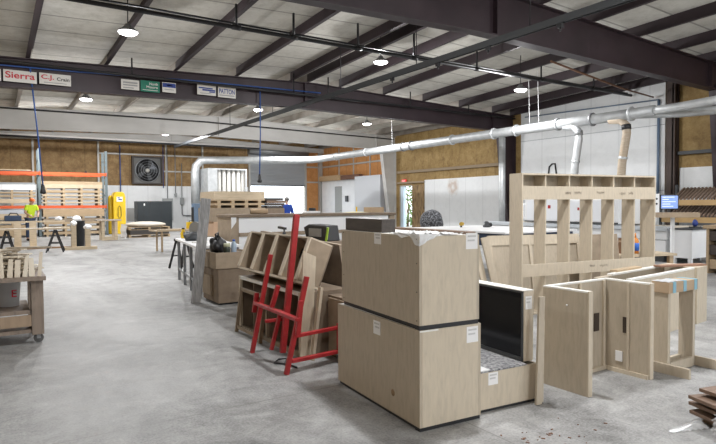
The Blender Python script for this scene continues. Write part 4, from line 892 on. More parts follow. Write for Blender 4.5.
# long low trestle of boards beyond the bench
u = thing('board_trestle', 'long low pine trestle table laid with boards before the dark cabinet', 'trestle', (4.35, 18.7, 0), R(4))
obj('top', B((0, 0, .66), (3.4, .7, .69)), PINEP, u)
for sx in (.2, 1.7, 3.1):
    for sy in (.05, .58): obj('leg', B((sx, sy, 0), (sx + .05, sy + .05, .659)), PINE, u)
for k, (x, y, l_, w_, m, lab) in enumerate(((.1, .05, 2.6, .18, PINEP, 'front pale board on the long low trestle'), (.5, .28, 2.7, .15, PINE, 'middle pine board on the long low trestle'), (.0, .48, 2.2, .16, MDFL, 'rear tan board on the long low trestle'))):
    solo('loose_board', B((0, 0, 0), (l_, w_, .03)), m, lab, 'board', (4.35 + x - .05 * y, 18.7 + y + .07 * x, .6915), R(4))
u = thing('tool_box', 'yellow tool box standing on the long low trestle', 'tool box', (5.6, 19.05, .7225), .2); obj('body', B((-.14, -.1, 0), (.14, .1, .22)), YELLOW, u, bevel=.01); obj('handle', MB().tube([(-.07, 0, .22), (-.06, 0, .26), (.06, 0, .26), (.07, 0, .22)], .012, 6), BLACK, u)

# ---------------------------------------------------------------- long white cabinet row behind
u = thing('long_counter', 'long two tier counter of white panels framed in brown wood behind the easel', 'counter', (3.86, 10.55, 0))
Lc = 3.95
obj('top_slab', B((0, -.06, 1.255), (Lc, .85, 1.315)), MDF, u, bevel=.012)
obj('end_panel', B((.02, 0, 0), (.17, .8, 1.254)), MDFL, u); obj('end_panel', B((Lc - .15, 0, 0), (Lc, .8, 1.254)), MDFL, u)
obj('middle_rail', B((.171, -.03, .885), (Lc - .151, .0, .955)), MDFL, u); obj('bottom_rail', B((.171, -.02, .0), (Lc - .151, .0, .55)), MDF, u)
for k in range(3):
    x0 = .171 + 1.2 * k; x1 = min(x0 + 1.195, Lc - .152)
    obj('upper_panel', B((x0, .001, .956), (x1, .03, 1.253)), WHITE, u); obj('lower_panel', B((x0, .001, .551), (x1, .03, .954)), WHITE, u)
obj('rear_panel', B((.171, .77, 0), (Lc - .151, .8, 1.253)), MDF, u)
obj('plastic_corner', MB().sheet(lambda a, b: (-.008 + .10 * a, -.064 - .008 * math.sin(9 * a + 7 * b) ** 2, 1.26 - .22 * b * (1 - .6 * a)), 10, 8), WFILM, u)
u = thing('cardboard_tube', 'brown cardboard tube lying on the left half of the long counter', 'tube', (4.42, 10.92, 1.316)); obj('tube', MB().tube([(0, 0, .055), (.34, -.1, .055)], .055, 16), CARD, u); obj('end_cap', MB().tube([(-.006, .002, .055), (-.0005, .0001, .055)], .05, 14), BLACK, u)
u = thing('router_case', 'white and black tool on the right half of the long counter', 'tool', (5.82, 10.9, 1.316)); obj('body', B((-.17, -.1, 0), (.17, .1, .05)), WHITE, u, bevel=.01); obj('motor', MB().tube([(-.05, 0, .08), (.09, 0, .08)], .035, 12), BLACK, u)
u = thing('yellow_clamp', 'yellow clamp standing on the right end of the long counter', 'clamp', (7.02, 10.95, 1.318)); obj('bar', MB().bar((0, 0, 0), (0, 0, .13), .02, .03), YELLOW, u); obj('foot', B((-.06, -.03, -.0015), (.05, .03, .012)), YELLOW, u)
solo('cream_sheet', MB().sheet(lambda a, b: (.5 * a, .3 * b, .004 + .02 * math.sin(3 * a) * math.sin(2.5 * b)), 10, 8), mat('cream_paper', (.75, .68, .42), .8), 'cream paper sheet curled on the right end of the long counter', 'paper', (6.62, 10.6, 1.317))
solo('brown_carton', B((0, 0, 0), (.36, .3, .12)), CARD, 'small brown carton at the right end of the long counter', 'box', (7.25, 10.7, 1.316))

# ---------------------------------------------------------------- lumber behind the counter
def bundle(name, x0, x1, y0, y1, z0, rows, prefix, cat, group):
    """rows: list of (thickness, gap below, material, description, x inset)"""
    z = z0
    for k, (t, gap, m, lab, ins) in enumerate(rows):
        if gap > .005:
            n = 4
            for q in range(n):
                xx = x0 + .12 + (x1 - x0 - .34) * q / (n - 1)
                solo('wood_spacer', B((0, 0, 0), (.10, y1 - y0 - .02, gap - .001)), PINE, 'pine spacer block in ' + prefix, 'spacer', (xx, y0, z), 0, 'spacers in ' + prefix)
            z += gap
        solo(name, B((ins, 0, 0), (x1 - x0 - ins * .3, y1 - y0, t - .001)), m, lab + ' of ' + prefix, cat, (x0, y0, z), 0, group)
        z += t
    return z
P_ = 'the tall stack behind the long counter'
bundle('plywood_pack', 5.35, 6.95, 16.0, 17.3, 0.0, [(.5, .1, MDFL, 'lowest tan pack', 0), (.42, .0, mat('pinkish_board', (.50, .34, .23), .7), 'pinkish tan pack', 0), (.40, .0, MDFL, 'upper tan pack', -.04), (.06, .08, PINE, 'thin dark edged sheet', .05), (.035, .07, PINE, 'thin pine sheet', 0), (.24, .0, PINEP, 'topmost pale plywood box', .02)], P_, 'wood pack', None)
P_ = 'the dark stack right of the tall stack'
zz = bundle('brown_pack', 7.02, 7.6, 16.0, 17.2, 0.0, [(.7, .1, MDF, 'lowest brown pack', 0), (.60, .0, MDF, 'middle brown pack', 0)], P_, 'wood pack', None)
for k in range(4): solo('dark_board', B((-.04 * (k % 2), 0, 0), (.55 + .05 * (k % 3), 1.1, .075)), DKW if k != 2 else BROWNW, ('lowest', 'second', 'third', 'topmost')[k] + ' dark board on the brown packs behind the long counter', 'board', (7.02, 16.02, zz + .08 * k))

# ================================================================== FAR LEFT: RACKS
YRK = 31.6
def rack_frame(X, label):
    t = thing('rack_upright', label, 'rack upright', (X, YRK, 0))
    for yy in (0, 1.05): obj('post', B((-.06, yy, 0), (.06, yy + .09, 4.3)), RACKP, t)
    for k in range(5): obj('brace', MB().bar((0, .09, .25 + .8 * k), (0, 1.05, .65 + .8 * k), .03, .03), RACKP, t)
    for yy in (0, 1.05): obj('foot_plate', B((-.09, yy - .02, 0), (.09, yy + .11, .012)), DARKG, t)
rack_frame(1.93, 'grey green rack upright behind the worker in yellow'); rack_frame(4.94, 'grey green rack upright at the right end beside the yellow cabinet'); rack_frame(-1.1, 'grey green rack upright at the far left out of sight')
for (x0, x1, nm) in ((-1.04, 1.87, 'left rack bay'), (1.99, 4.88, 'right rack bay')):
    for z, w_ in ((3.10, 'upper'), (1.46, 'lower')):
        t = thing('rack_beam', 'orange %s beam pair of the %s' % (w_, nm), 'rack beam', (x0, YRK, z))
        obj('front_beam', B((-.05, -.035, -.07), (x1 - x0 + .05, -.001, .07)), ORANGE, t); obj('rear_beam', B((-.05, 1.141, -.07), (x1 - x0 + .05, 1.175, .07)), ORANGE, t)
        for xx in (.5, 1.4, 2.3): obj('deck_bar', B((xx, .0, .02), (xx + .06, 1.14, .069)), DARKG, t)
        for xx in (-.055, x1 - x0 + .045): obj('end_clip', B((xx - .01, -.05, -.1), (xx + .02, -.036, .1)), ORANGE, t)
F = ('lowest', 'second', 'third', 'fourth', 'fifth', 'sixth', 'seventh')
def rows(spec): return [(t, g_, m, F[i] + ' layer', ins) for i, (t, g_, m, ins) in enumerate(spec)]
bundle('lumber_pack', 2.02, 4.74, YRK + .0, YRK + 1.1, 1.531, rows([(.07, .11, PINEP, 0), (.09, .10, PINE, 0), (.085, .09, PINEP, .02), (.12, .09, PINE, 0), (.20, .10, PINEP, 0), (.14, .0, PINE, -.02)]), 'the board stack on the right rack shelf', 'lumber', None)
bundle('lumber_pack', -1.0, 1.75, YRK + .0, YRK + 1.1, 1.531, rows([(.20, .12, PINEP, 0), (.08, .10, PINE, 0), (.07, .08, PINE, 0), (.26, .10, WHITE, 0), (.10, .0, GREYM, 0)]), 'the white topped stack on the left rack shelf', 'lumber', None)
bundle('lumber_pack', 2.05, 4.80, YRK - .12, YRK + 1.05, 0.0, rows([(.13, .10, PINE, 0), (.14, .12, PINEP, 0), (.10, .12, PINE, .02), (.17, .0, MDFL, 0), (.10, .10, PINE, 0), (.28, .0, wood('tan_board_pack', (.46, .33, .20), .2, (.8, 7, 7), 4), 0)]), 'the board stack on the floor under the right rack', 'lumber', None)
bundle('lumber_pack', -1.0, 1.75, YRK - .1, YRK + 1.05, 0.0, rows([(.50, .10, PINE, 0), (.12, .08, PINEP, 0), (.10, .06, PINE, 0), (.18, .0, PINEP, 0), (.18, .0, mat('pale_blue_grey_sheet', (.48, .50, .55), .6), 0)]), 'the board stack on the floor under the left rack', 'lumber', None)
solo('dark_plank', B((0, 0, 0), (2.4, .5, .05)), DKW, 'dark plank lying on the orange upper beam at far left', 'plank', (-.8, YRK + .1, 3.1715)); solo('thin_board', B((0, 0, 0), (2.4, .5, .04)), PINEP, 'thin pale board on the dark plank at far left', 'board', (-.8, YRK + .12, 3.2225))
solo('small_bracket', MB().box((0, 0, 0), (.09, .2, .07)).box((.03, 0, .07), (.06, .2, .12)), BLACK, 'small black bracket on the orange upper beam of the right rack', 'bracket', (3.95, YRK + .0, 3.1705))

# fan, yellow cabinet, dark cabinet, electrics on the rear wall
u = thing('exhaust_fan', 'large square black exhaust fan set in the rear wall insulation', 'fan', (8.13, YR - .05, 3.69))
obj('housing', MB().box((-.92, -.30, -.86), (.92, -.02, -.78)).box((-.92, -.30, .78), (.92, -.02, .86)).box((-.92, -.30, -.779), (-.82, -.02, .779)).box((.82, -.30, -.779), (.92, -.02, .779)), mat('dark_brown_metal', (.05, .04, .035), .6), u)
obj('shroud', MB().box((-.819, -.10, -.779), (.819, -.06, .779)), mat('dusty_shroud', (.16, .16, .155), .7), u)
obj('orifice', MB().lathe([(.70, 0), (.74, .0), (.74, .06), (.70, .06), (.70, 0)], n=36, cap=False, M=Matrix.Translation((0, -.12, 0)) @ Matrix.Rotation(PI / 2, 4, 'X')), GREYM, u)
obj('opening_shade', MB().lathe([(.699, 0), (.699, .02)], n=36, M=Matrix.Translation((0, -.115, 0)) @ Matrix.Rotation(PI / 2, 4, 'X')), BLACK, u)  # black disc painted for the shade inside the fan
for k in range(5):
    Mx = Matrix.Translation((0, -.16, 0)) @ Matrix.Rotation(2 * PI * k / 5 + .3, 4, 'Y')
    obj('blade', MB().add([(-.04, -.02, .12), (.06, .02, .12), (.20, .05, .64), (-.12, -.04, .62), (-.04, -.03, .12), (.06, .01, .12), (.20, .04, .64), (-.12, -.05, .62)], [(0, 1, 2, 3), (7, 6, 5, 4), (0, 4, 5, 1), (1, 5, 6, 2), (2, 6, 7, 3), (3, 7, 4, 0)], M=Mx), DARKG, u)
obj('hub', MB().lathe([(.13, 0), (.13, .06), (.08, .09)], n=18, M=Matrix.Translation((0, -.14, 0)) @ Matrix.Rotation(PI / 2, 4, 'X')), PALEG, u)
gm = MB()
for r_ in (.25, .40, .55, .70): gm.tube([(r_ * math.cos(2 * PI * i / 32), -.26, r_ * math.sin(2 * PI * i / 32)) for i in range(33)], .010, 5, cap=False)
obj('guard_grille', gm, GREYM, u)
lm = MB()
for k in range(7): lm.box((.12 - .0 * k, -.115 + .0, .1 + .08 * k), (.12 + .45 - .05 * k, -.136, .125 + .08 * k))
obj('louver_light', lm, mat('louver_daylight', (.55, .60, .68), .5), u)  # pale bars: daylight between the louvers, put in as colour
solo('conduit', MB().tube([(0, 0, 1.4), (0, 0, 5.2)], .03, 6), BLUE, 'blue conduit dropping the rear wall to the yellow cabinet', 'conduit', (6.55, YR - .16, 0))
u = thing('yellow_cabinet', 'tall rounded yellow cabinet against the rear wall right of the racks', 'cabinet', (5.66, 32.2, 0))
prof = [(-.31, 0), (-.31, 1.95), (-.26, 2.15), (-.15, 2.24), (.15, 2.24), (.26, 2.15), (.31, 1.95), (.31, 0)]
obj('body', MB().prism(prof, 0, .7), YELLOW, u, bevel=.02)
obj('notice', MB().box((-.14, -.006, 1.72), (.16, -.001, 1.98)), PAPER, u); obj('notice_print', MB().box((-.05, -.009, 1.80), (.13, -.0065, 1.86)).box((-.1, -.009, 1.9), (.02, -.0065, 1.94)), SBLUE, u)
obj('hook_cable', MB().tube([(-.08, -.01, .95), (-.07, -.02, 1.4), (0, -.02, 1.5), (.07, -.02, 1.4), (.08, -.01, .95), (0, -.02, .82), (-.08, -.01, .95)], .014, 6), BLACK, u)
obj('side_tank', MB().lathe([(.12, .0), (.14, .05), (.14, 1.9), (.06, 2.05)], (-.40, .3, 0), 16), YELLOW, u)
u = thing('dark_cabinet', 'wide charcoal machine cabinet standing before the white rear wall', 'cabinet', (7.15, 33.6, 0))
obj('body', B((-.30, 0, .1), (1.62, .9, 1.75)), CHAR, u, bevel=.015)
for x in (.02, .36, 1.0): obj('panel_seam', B((x, -.006, .15), (x + .02, -.0005, 1.7)), BLACK, u)
obj('label_plate', B((.04, -.007, 1.50), (.11, -.0005, 1.62)), PAPER, u); obj('plinth', B((-.25, .05, 0), (1.57, .85, .0995)), BLACK, u)
GBOX = mat('electrical_box_grey', (.36, .38, .38), .5)
def ebox(x, z0, z1, w_, label, drop_to=None, cond_top=5.2):
    t = thing('electrical_box', label, 'electrical box', (x, YR - .05, 0))
    obj('enclosure', B((-w_ / 2, -.2, z0), (w_ / 2, -.001, z1)), GBOX, t, bevel=.01); obj('cover', B((-w_ * .4, -.215, z0 + .05), (w_ * .4, -.2005, z1 - .05)), GBOX, t)
    obj('conduit', MB().tube([(0, -.1, z1), (0, -.1, cond_top)], .028, 6), GREYM, t)
    if drop_to: obj('lower_conduit', MB().tube([(0, -.1, z0), (0, -.1, drop_to + .1), (.08, -.1, drop_to), (1.1, -.1, drop_to - .05)], .028, 6), DARKG, t)
ebox(9.35, .55, 1.95, .62, 'large grey electrical panel on the white wall right of the dark cabinet'); ebox(9.85, 2.25, 2.1, .14, 'tiny grey switch box on the white wall above the dark cabinet'); ebox(10.25, 1.55, 2.0, .22, 'small grey switch box with a curved conduit on the white wall', .85, 4.2)
solo('conduit', MB().tube([(0, 0, 2.6), (0, 0, 5.3)], .028, 6), SBLUE, 'blue conduit rising past the right side of the fan', 'conduit', (9.1, YR - .16, 0))
solo('wall_patch', B((0, 0, 0), (.55, .02, .8)), mat('grey_wall_patch', (.34, .34, .33), .7), 'grey patch on the rear wall between the yellow and dark cabinets', 'panel', (6.9, YR - .075, .55))  # flat grey rectangle on the white wainscot

# wrapped pallets
def pallet(label, loc, rz=0):
    t = thing('pallet', label, 'pallet', loc, rz)
    for k in range(5): obj('deck_board', B((0, .26 * k, .11), (1.9, .26 * k + .18, .135)), PINE, t)
    for x in (0, .88, 1.80): obj('stringer', B((x, 0, .02), (x + .1, 1.22, .109)), PINE, t)
    for y in (0, .52, 1.10): obj('bottom_board', B((0, y, 0), (1.9, y + .12, .0195)), PINE, t)
    return t
p1 = pallet('lower pine pallet on the floor before the yellow cabinet', (5.30, 27.9, 0), R(3))
solo('wrapped_sheets', MB().box((.05, 0, 0), (1.85, 1.2, .22)), mat('dark_wrapped_goods', (.045, .04, .035), .5), 'dark wrapped sheets between the two pallets before the yellow cabinet', 'wrapped goods', (5.30, 27.9, .136), R(3))
clone(p1, 'upper pine pallet resting on the dark wrapped sheets', (5.30, 27.9, .3575))
solo('wrapped_sheets', MB().blob((.93, .6, .10), (.96, .68, .14), 12, .05, 24, 10, flat=.10), mat('cream_wrapped_goods', (.62, .56, .47), .5), 'cream plastic wrapped sheets on top of the upper pallet', 'wrapped goods', (5.28, 27.9, .4935), R(3))
solo('white_wrap', MB().sheet(lambda a, b: (.02 * math.sin(9 * b) - .06, .05 + 1.1 * a, .01 + .62 * b + .0 * a), 10, 10), WFILM, 'white plastic wrap hanging over the left end of the stacked pallets', 'plastic wrap', (5.26, 27.9, 0), R(3))

# dust collector
u = thing('dust_collector', 'tall steel dust collector with white filter bags behind the lumber', 'dust collector', (10.3, 31.7, 0))
obj('cabinet', MB().box((0, 0, 0), (.55, 1.6, 3.62)), STEEL, u); obj('base', B((.551, 0, 0), (2.35, 1.6, 1.55)), STEEL, u); obj('top_frame', MB().box((.551, 0, 3.54), (2.35, 1.6, 3.62)), STEEL, u)
obj('end_post', B((2.25, 0, 1.551), (2.35, .1, 3.539)), STEEL, u)
for k in range(6): obj('filter_bag', MB().tube([(.73 + .29 * k, .25, 1.551), (.73 + .29 * k, .25, 3.535)], .105, 14), FILTER, u)
for k in range(6): obj('rear_bag', MB().tube([(.73 + .29 * k, .75, 1.551), (.73 + .29 * k, .75, 3.535)], .105, 14), FILTER, u)
u = thing('motor_unit', 'blue grey motor box beside the foot of the vertical duct', 'motor', (8.95, 29.9, 0)); obj('body', B((0, 0, 0), (.36, .5, 1.6)), mat('blue_grey_box', (.10, .15, .22), .5), u, bevel=.02); obj('side_panel', B((-.02, .05, .3), (-.0005, .45, 1.4)), BLACK, u)

# shop vacuum drum between posts, small table, sawhorses
u = thing('black_drum', 'black waste drum with a white bag liner behind two wooden posts', 'bin', (2.55, 22.6, 0)); obj('body', MB().lathe([(.20, 0), (.22, .02), (.24, .95), (.25, .97)], n=22), BLACK, u); obj('bag_liner', MB().blob((-.02, 0, 1.02), (.15, .15, .13), 6, .15), PAPER, u)
u = thing('post_stand', 'two tan wooden posts with white wrapped tops on a floor plank', 'stand', (2.02, 21.4, 0))
obj('base_plank', B((0, 0, 0), (1.0, .3, .10)), PINEP, u); obj('left_post', B((.20, .08, .1005), (.36, .24, .93)), PINEP, u); obj('right_post', B((.64, .08, .1005), (.80, .24, .80)), PINEP, u)
obj('left_wrap', MB().blob((.28, .16, .90), (.11, .11, .10), 3, .12), PAPER, u); obj('right_wrap', MB().blob((.72, .16, .77), (.13, .12, .085), 7, .15), PAPER, u)
u = thing('small_table', 'small tan table with a grey top standing before the right rack', 'table', (3.85, 26.5, 0))
obj('top', MB().box((-.1, 0, .84), (.88, .8, .90)), mat('grey_top', (.42, .38, .36), .6), u); obj('front_edge', B((-.1, -.012, .84), (.88, -.0005, .87)), PINEP, u)
for sx in (.08, .60):
    for sy in (.04, .66): obj('leg', B((sx, sy, 0), (sx + .12, sy + .1, .8395)), PINEP, u)
obj('foot_box', B((.205, .05, 0), (.595, .13, .16)), PINEP, u)
sawhorse('black sawhorse on the left floor with the long white boards on top', (1.70, 21.0, 0), R(-8), .74, .5, .7)
sawhorse('black sawhorse nearest the left edge of the photo', (.36, 21.9, 0), R(-5), .74, .4, .7)
for k, (y, z, ln, lab, m) in enumerate(((20.85, .7405, 2.6, 'front long white board resting on the two black sawhorses', PINEP), (21.25, .7405, 2.4, 'rear long white board resting on the two black sawhorses', EDGE))):
    solo('long_board', B((0, 0, 0), (ln, .16, .045)), m, lab, 'board', (-.5, y, z))
u = thing('trestle_stand', 'tan wooden trestle stand behind the left sawhorse supporting boards', 'trestle', (.45, 23.2, 0))
for x in (.15, .62): obj('post', B((x, 0, 0), (x + .22, .14, .92)), PINEP, u); obj('foot', B((x - .05, -.25, 0), (x + .27, -.0005, .08)), PINEP, u)
obj('cross_plank', B((-.5, -.0, .921), (1.75, .16, .975)), PINEP, u)
solo('plastic_scrap', MB().blob((0, 0, .06), (.12, .1, .08), 5, .25, flat=.06), WFILM, 'crumpled plastic at the right end of the trestle plank', 'plastic', (2.0, 23.28, .976))
u = thing('power_planer', 'dark navy power tool on the trestle plank beside the worker', 'power tool', (.60, 23.28, .976)); obj('body', B((-.28, -.07, 0), (.24, .07, .2)), NAVY, u, bevel=.03); obj('handle', MB().tube([(-.15, 0, .19), (-.1, 0, .28), (.1, 0, .28), (.15, 0, .19)], .02, 8), BLACK, u)
solo('floor_board', B((0, 0, 0), (1.6, .16, .05)), mat('brown_batten', (.32, .19, .10), .7), 'brown batten lying on the floor between the two sawhorses', 'board', (.8, 22.7, 0))

# rolling cart with offcuts
CART = wood('worn_cart_wood', (.24, .19, .15), .25, (5, 5, .8), 4)
u = thing('rolling_cart', 'worn wooden rolling cart at the left edge heaped with wood offcuts', 'cart', (.045, 0, 0))
obj('top', B((-1.1, 6.95, .70), (.42, 8.0, .745)), CART, u); obj('lower_shelf', B((-1.05, 7.08, .33), (.27, 7.9, .37)), CART, u); obj('lower_rail', B((-1.05, 7.05, .20), (.28, 7.079, .32)), wood('tan_rail', (.34, .25, .17), .2), u)
obj('corner_post', B((.285, 7.06, .10), (.40, 7.32, .6995)), CART, u); obj('corner_post', B((.285, 7.72, .10), (.40, 7.95, .6995)), CART, u); obj('corner_post', B((-1.05, 7.08, .10), (-.95, 7.3, .6995)), CART, u); obj('corner_post', B((-1.05, 7.7, .10), (-.95, 7.9, .6995)), CART, u)
obj('deck', B((-1.05, 7.08, .12), (.28, 7.9, .16)), CART, u)
caster(u, .35, 7.14, .05); caster(u, .35, 7.84, .05); caster(u, -1.0, 7.18, .05); caster(u, -1.0, 7.84, .05)
u = thing('plastic_bucket', 'white bucket with red print on the lower shelf of the rolling cart', 'bucket', (.12, 7.55, .3705)); obj('body', MB().lathe([(.11, 0), (.13, .27), (.137, .275), (.137, .29), (.12, .29)], n=22), mat('scuffed_white_bucket', (.50, .50, .50), .6), u); lettering('E', .05, .08, SRED, u, (.06, -.125, .15), 'red_letter'); obj('dark_rag', MB().blob((-.10, -.02, .21), (.05, .08, .09), 3, .1), BLACK, u)
ro = random.Random(21)
OFF = [wood('pale_offcut', (.66, .58, .46), .12), wood('cream_offcut', (.72, .65, .53), .1), wood('grey_offcut', (.36, .30, .22), .2)]
offm = []
for v in range(6):
    l_, w_, t_ = ro.uniform(.20, .31), ro.uniform(.04, .075), ro.uniform(.014, .022)
    offm.append(MB().prism([(-l_ / 2, -w_ / 2), (l_ / 2 - ro.uniform(0, .05), -w_ / 2), (l_ / 2, w_ / 2), (-l_ / 2 + ro.uniform(0, .04), w_ / 2)], 0, t_, 'XY').mesh('wood_offcut', OFF[v % 3]))
cnt = 0
for k in range(9):
    th = ro.uniform(-.5, .5) + (PI / 2 if k % 2 else 0); c_, s_ = math.cos(th), math.sin(th); hx, hy = .55 - .022 * k, .41 - .018 * k
    for a in range(-4, 5):
        for b_ in range(-9, 10):
            lx, ly = a * .335 + .05 * ((b_ * 7 + k) % 3 - 1), b_ * .086
            x, y = lx * c_ - ly * s_, lx * s_ + ly * c_
            if abs(x) > hx or abs(y) > hy or cnt > 200: continue
            if ro.random() < .05: continue
            o = bpy.data.objects.new('wood_offcut', offm[ro.randrange(6)]); COL.objects.link(o); cnt += 1
            o.location = (-.13 + x, 7.50 + y, .749 + .032 * k); o.rotation_euler = (R(ro.gauss(0, 3)), R(ro.gauss(0, 3)), th + ro.gauss(0, .04))
            tag(o, 'pale wood offcut in the heap on the rolling cart', 'wood offcut', 'wood offcuts heaped on the rolling cart')
upm = []
for v in range(5):
    w_, h_ = ro.uniform(.035, .065), ro.uniform(.17, .27)
    upm.append(MB().prism([(-w_ / 2, 0), (w_ / 2, 0), (w_ / 2 - ro.uniform(0, .015), h_), (-w_ / 2, h_ - ro.uniform(0, .02))], 0, .016, 'XZ').mesh('wood_offcut', OFF[v % 2]))
for k in range(20):
    o = bpy.data.objects.new('wood_offcut', upm[(k * 3) % 5]); COL.objects.link(o); o.location = (.405 - .068 * k, 6.985 + .004 * (k % 3), .7465); o.rotation_euler = (R(-9), R(ro.uniform(-9, 9)), R(ro.uniform(-6, 6)))
    tag(o, 'upright pale wood offcut along the front of the heap on the cart', 'wood offcut', 'upright offcuts at the front of the heap')
solo('long_offcut', MB().prism([(0, 0), (.42, 0), (.42, .05), (.03, .05)], 0, .02, 'XY'), OFF[2], 'long grey offcut overhanging the right end of the heap on the cart', 'wood offcut', (.12, 7.16, .751 + .032 * 9), -.25)

# far partition room under the pale beam
struct('trim_10', MB().box((XR - .16, 28.3, 0), (XR - .10, 33.75, 3.2)).box((XR - .16, 33.75, 2.78), (XR - .10, 34.75, 3.2)).box((XR - .16, 34.75, 0), (XR - .10, 36.6, 3.2)), WPAINT, label='white panelled wall in the far right corner')
dr = thing('door_3', 'grey door in the white panelled wall at the far right corner', 'door', (XR - .13, 34.25, 0)); dr['kind'] = 'structure'
obj('leaf', B((-.02, -.49, 0), (.02, .49, 2.77)), mat('grey_door_paint', (.34, .35, .34), .5), dr); obj('handle', MB().tube([(-.02, -.40, 1.1), (-.08, -.40, 1.1), (-.08, -.3, 1.1)], .015, 6), DARKG, dr)
solo('switch_box', B((0, 0, 0), (.1, .3, .4)), DARKG, 'dark switch box on the white panelled wall right of the grey door', 'switch box', (XR - .261, 32.9, 1.7))
solo('osb_strip', B((0, 0, 0), (.3, 3.0, .36)), mottled('strand_board', [(.3, (.42, .27, .14)), (.7, (.58, .42, .25))], (1, 1, 1), 14, 4, .8), 'tan strand board strip along the top of the white panelled corner wall', 'board', (XR - .42, 33.6, 3.201))
solo('brown_strip', B((0, 0, 0), (.3, 2.3, .30)), mat('red_brown_panel', (.17, .085, .055), .7), 'red brown strip along the top of the white panelled corner wall', 'board', (XR - .42, 31.2, 3.201))
solo('grey_locker', B((0, 0, 0), (.55, 2.9, 3.32)), mat('cool_grey_panel', (.56, .58, .61), .5), 'tall cool grey panel block beside the pale column', 'cabinet', (XR - .75, 28.3, 0), 0, None, .02)
solo('white_crate', B((0, 0, 0), (.85, .6, .9)), WPAINT, 'white crate on the floor at the foot of the pale column', 'crate', (18.75, 27.2, 0), 0, None, .02)

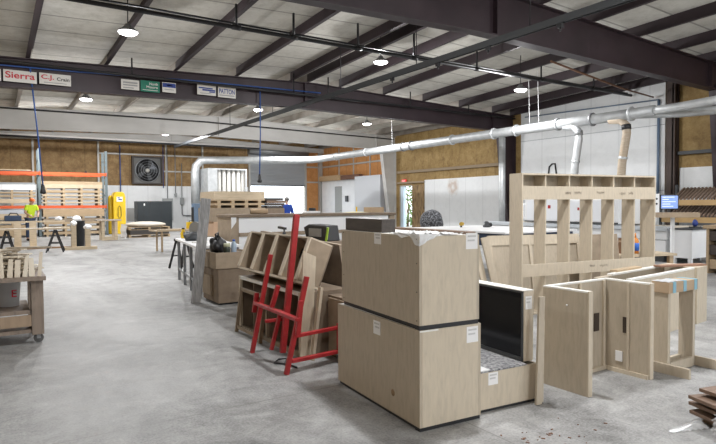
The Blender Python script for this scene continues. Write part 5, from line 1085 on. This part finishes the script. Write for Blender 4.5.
# ================================================================== PEOPLE
def person(label, loc, rz, bend, arms, shirt, trouser, hat=None, hair=None, hgt=1.0):
    """facing -Y; bend = forward lean of the trunk in radians; arms = 'down' or 'work'"""
    t = thing('person', label, 'person', loc, rz)
    def tr(y, z):                                          # lean about the hips
        dz = z - .93; return (-dz * math.sin(bend) + y * math.cos(bend), .93 + dz * math.cos(bend) + y * math.sin(bend))
    P = []; E_ = []
    def v(x, y, z, r, par=None, lean=True):
        if lean: y, z = tr(y, z)
        P.append(((x, y, z), r)); i = len(P) - 1
        if par is not None: E_.append((par, i))
        return i
    pel = v(0, 0, .95, .135, None, False); wa = v(0, 0, 1.10, .12, pel); ch = v(0, .0, 1.32, .145, wa); nk0 = v(0, .0, 1.46, .07, ch); nk = v(0, -.01, 1.52, .052, nk0)
    jaw = v(0, -.035, 1.585, .066, nk); hd = v(0, -.015, 1.66, .092, jaw); tp_ = v(0, .0, 1.73, .07, hd); v(0, -.125, 1.635, .014, hd); v(.095, .0, 1.64, .016, hd); v(-.095, .0, 1.64, .016, hd)
    hands = []
    for s in (-1, 1):
        sh_ = v(s * .17, 0, 1.42, .068, ch)
        if arms == 'down': el = v(s * .24, .02, 1.15, .046, sh_); wr_ = v(s * .24, -.06, .92, .032, el); pm = v(s * .24, -.08, .84, .036, wr_); fd = Vector((0, -.012, -.075))
        else:
            y0, z0 = tr(0, 1.42)
            el = v(s * .25, y0 - .05, 1.14, .046, sh_, False); wr_ = v(s * .16, y0 - .26, 1.04, .032, el, False); pm = v(s * .13, y0 - .33, 1.02, .036, wr_, False); fd = Vector((-s * .02, -.065, -.03))
        pc = Vector(P[pm][0])
        for k, (o_, ln) in enumerate(((-.026, .85), (-.009, 1.0), (.009, .95), (.026, .75))):
            a_ = pc + Vector((o_ if arms != 'down' else 0, 0 if arms != 'down' else o_, 0)) + fd * .45
            i = v(*a_, .011, pm, False); b2 = a_ + fd * .5 * ln; j = v(*b2, .009, i, False); c2_ = b2 + fd * .4 * ln + Vector((0, 0, -.012)); v(*c2_, .008, j, False)
        th = pc + Vector((-s * .035, -.02, -.01)); i = v(*th, .012, pm, False); v(*(th + fd * .5 + Vector((-s * .01, 0, 0))), .009, i, False)
    for s in (-1, 1):
        hp = v(s * .09, 0, .88, .095, pel, False); kn = v(s * .10, -.02, .49, .062, hp, False); an = v(s * .11, .02, .09, .042, kn, False); v(s * .12, -.12, .045, .036, an, False)
    skin('body', P, E_, SKIN, t, 2)
    def tube_skin(name, pts, ed, m): return skin(name, pts, ed, m, t, 2)
    def q(x, y, z): yy, zz = tr(y, z); return (x, yy, zz)
    sl = [(P[i][0]) for i in range(len(P))]
    # shirt: trunk and sleeves
    T = [(q(0, 0, .90), .155), (q(0, 0, 1.10), .145), (q(0, 0, 1.33), .165), (q(0, 0, 1.465), .075)]; Ed = [(0, 1), (1, 2), (2, 3)]
    names = {}
    base_i = [i for i, p in enumerate(P) if abs(abs(p[0][0]) - .17) < 1e-6 and p[1] == .068]
    for bi in base_i:
        e1 = [b for a, b in E_ if a == bi][0]; S_, L_ = Vector(P[bi][0]), Vector(P[e1][0])
        wv = Vector(P[[b for a, b in E_ if a == e1][0]][0])
        T.append((tuple(S_), .085)); Ed.append((2, len(T) - 1)); T.append((tuple(S_.lerp(L_, .75 if hat else 1.0)), .068)); Ed.append((len(T) - 2, len(T) - 1))
        if not hat: T.append((tuple(wv), .048)); Ed.append((len(T) - 2, len(T) - 1))
    tube_skin('shirt', T, Ed, shirt)
    L = [((0, 0, .95), .15)]; Le = []
    for s in (-1, 1):
        L.append(((s * .09, 0, .86), .11)); Le.append((0, len(L) - 1)); L.append(((s * .10, -.02, .49), .08)); Le.append((len(L) - 2, len(L) - 1)); L.append(((s * .11, .015, .10), .065)); Le.append((len(L) - 2, len(L) - 1))
    tube_skin('trousers', L, Le, trouser)
    for s in (-1, 1): obj('shoe', MB().blob((s * .115, -.06, .045), (.05, .14, .05), 2, .04, 14, 8, flat=.045), BLACK, t)
    hy, hz = tr(-.012, 1.66); Mh = Matrix.Translation((0, hy, hz)) @ Matrix.Rotation(bend, 4, 'X')
    if hat: obj('cap', MB().blob((0, 0, 0), (.108, .118, .115), 2, .01, 18, 12, flat=-.03).add([], []), hat, t).data.transform(Mh @ Matrix.Translation((0, .0, .0))); obj('cap_brim', MB().lathe([(.09, .025), (.09, .037)], (0, -.06, 0), 16), hat, t).data.transform(Mh)
    if hair: obj('hair', MB().blob((0, .02, .02), (.105, .105, .11), 2, .03, 18, 12, flat=.05), hair, t).data.transform(Mh)
    for s in (-1, 1): obj('eye', MB().blob((s * .034, -.088, .005), (.012, .008, .009), 1, 0, 8, 6), BLACK, t).data.transform(Mh)
    obj('mouth', MB().box((-.025, -.100, -.062), (.025, -.09, -.054)), mat('lip', (.35, .14, .11), .6), t).data.transform(Mh)
    t.scale = (hgt,) * 3
    return t
person('worker in hi vis yellow shirt and orange cap bending over boards by the racks', (1.36, 28.6, 0), R(15), .32, 'work', HIVIS, DENIM, mat('orange_cap', (.75, .16, .02), .6), None, 1.07)
person('person in royal blue sweatshirt seen from behind near the rear door', (10.52, 21.9, 0), R(175), .03, 'down', BLUESH, DENIM, None, HAIRG, 1.03)
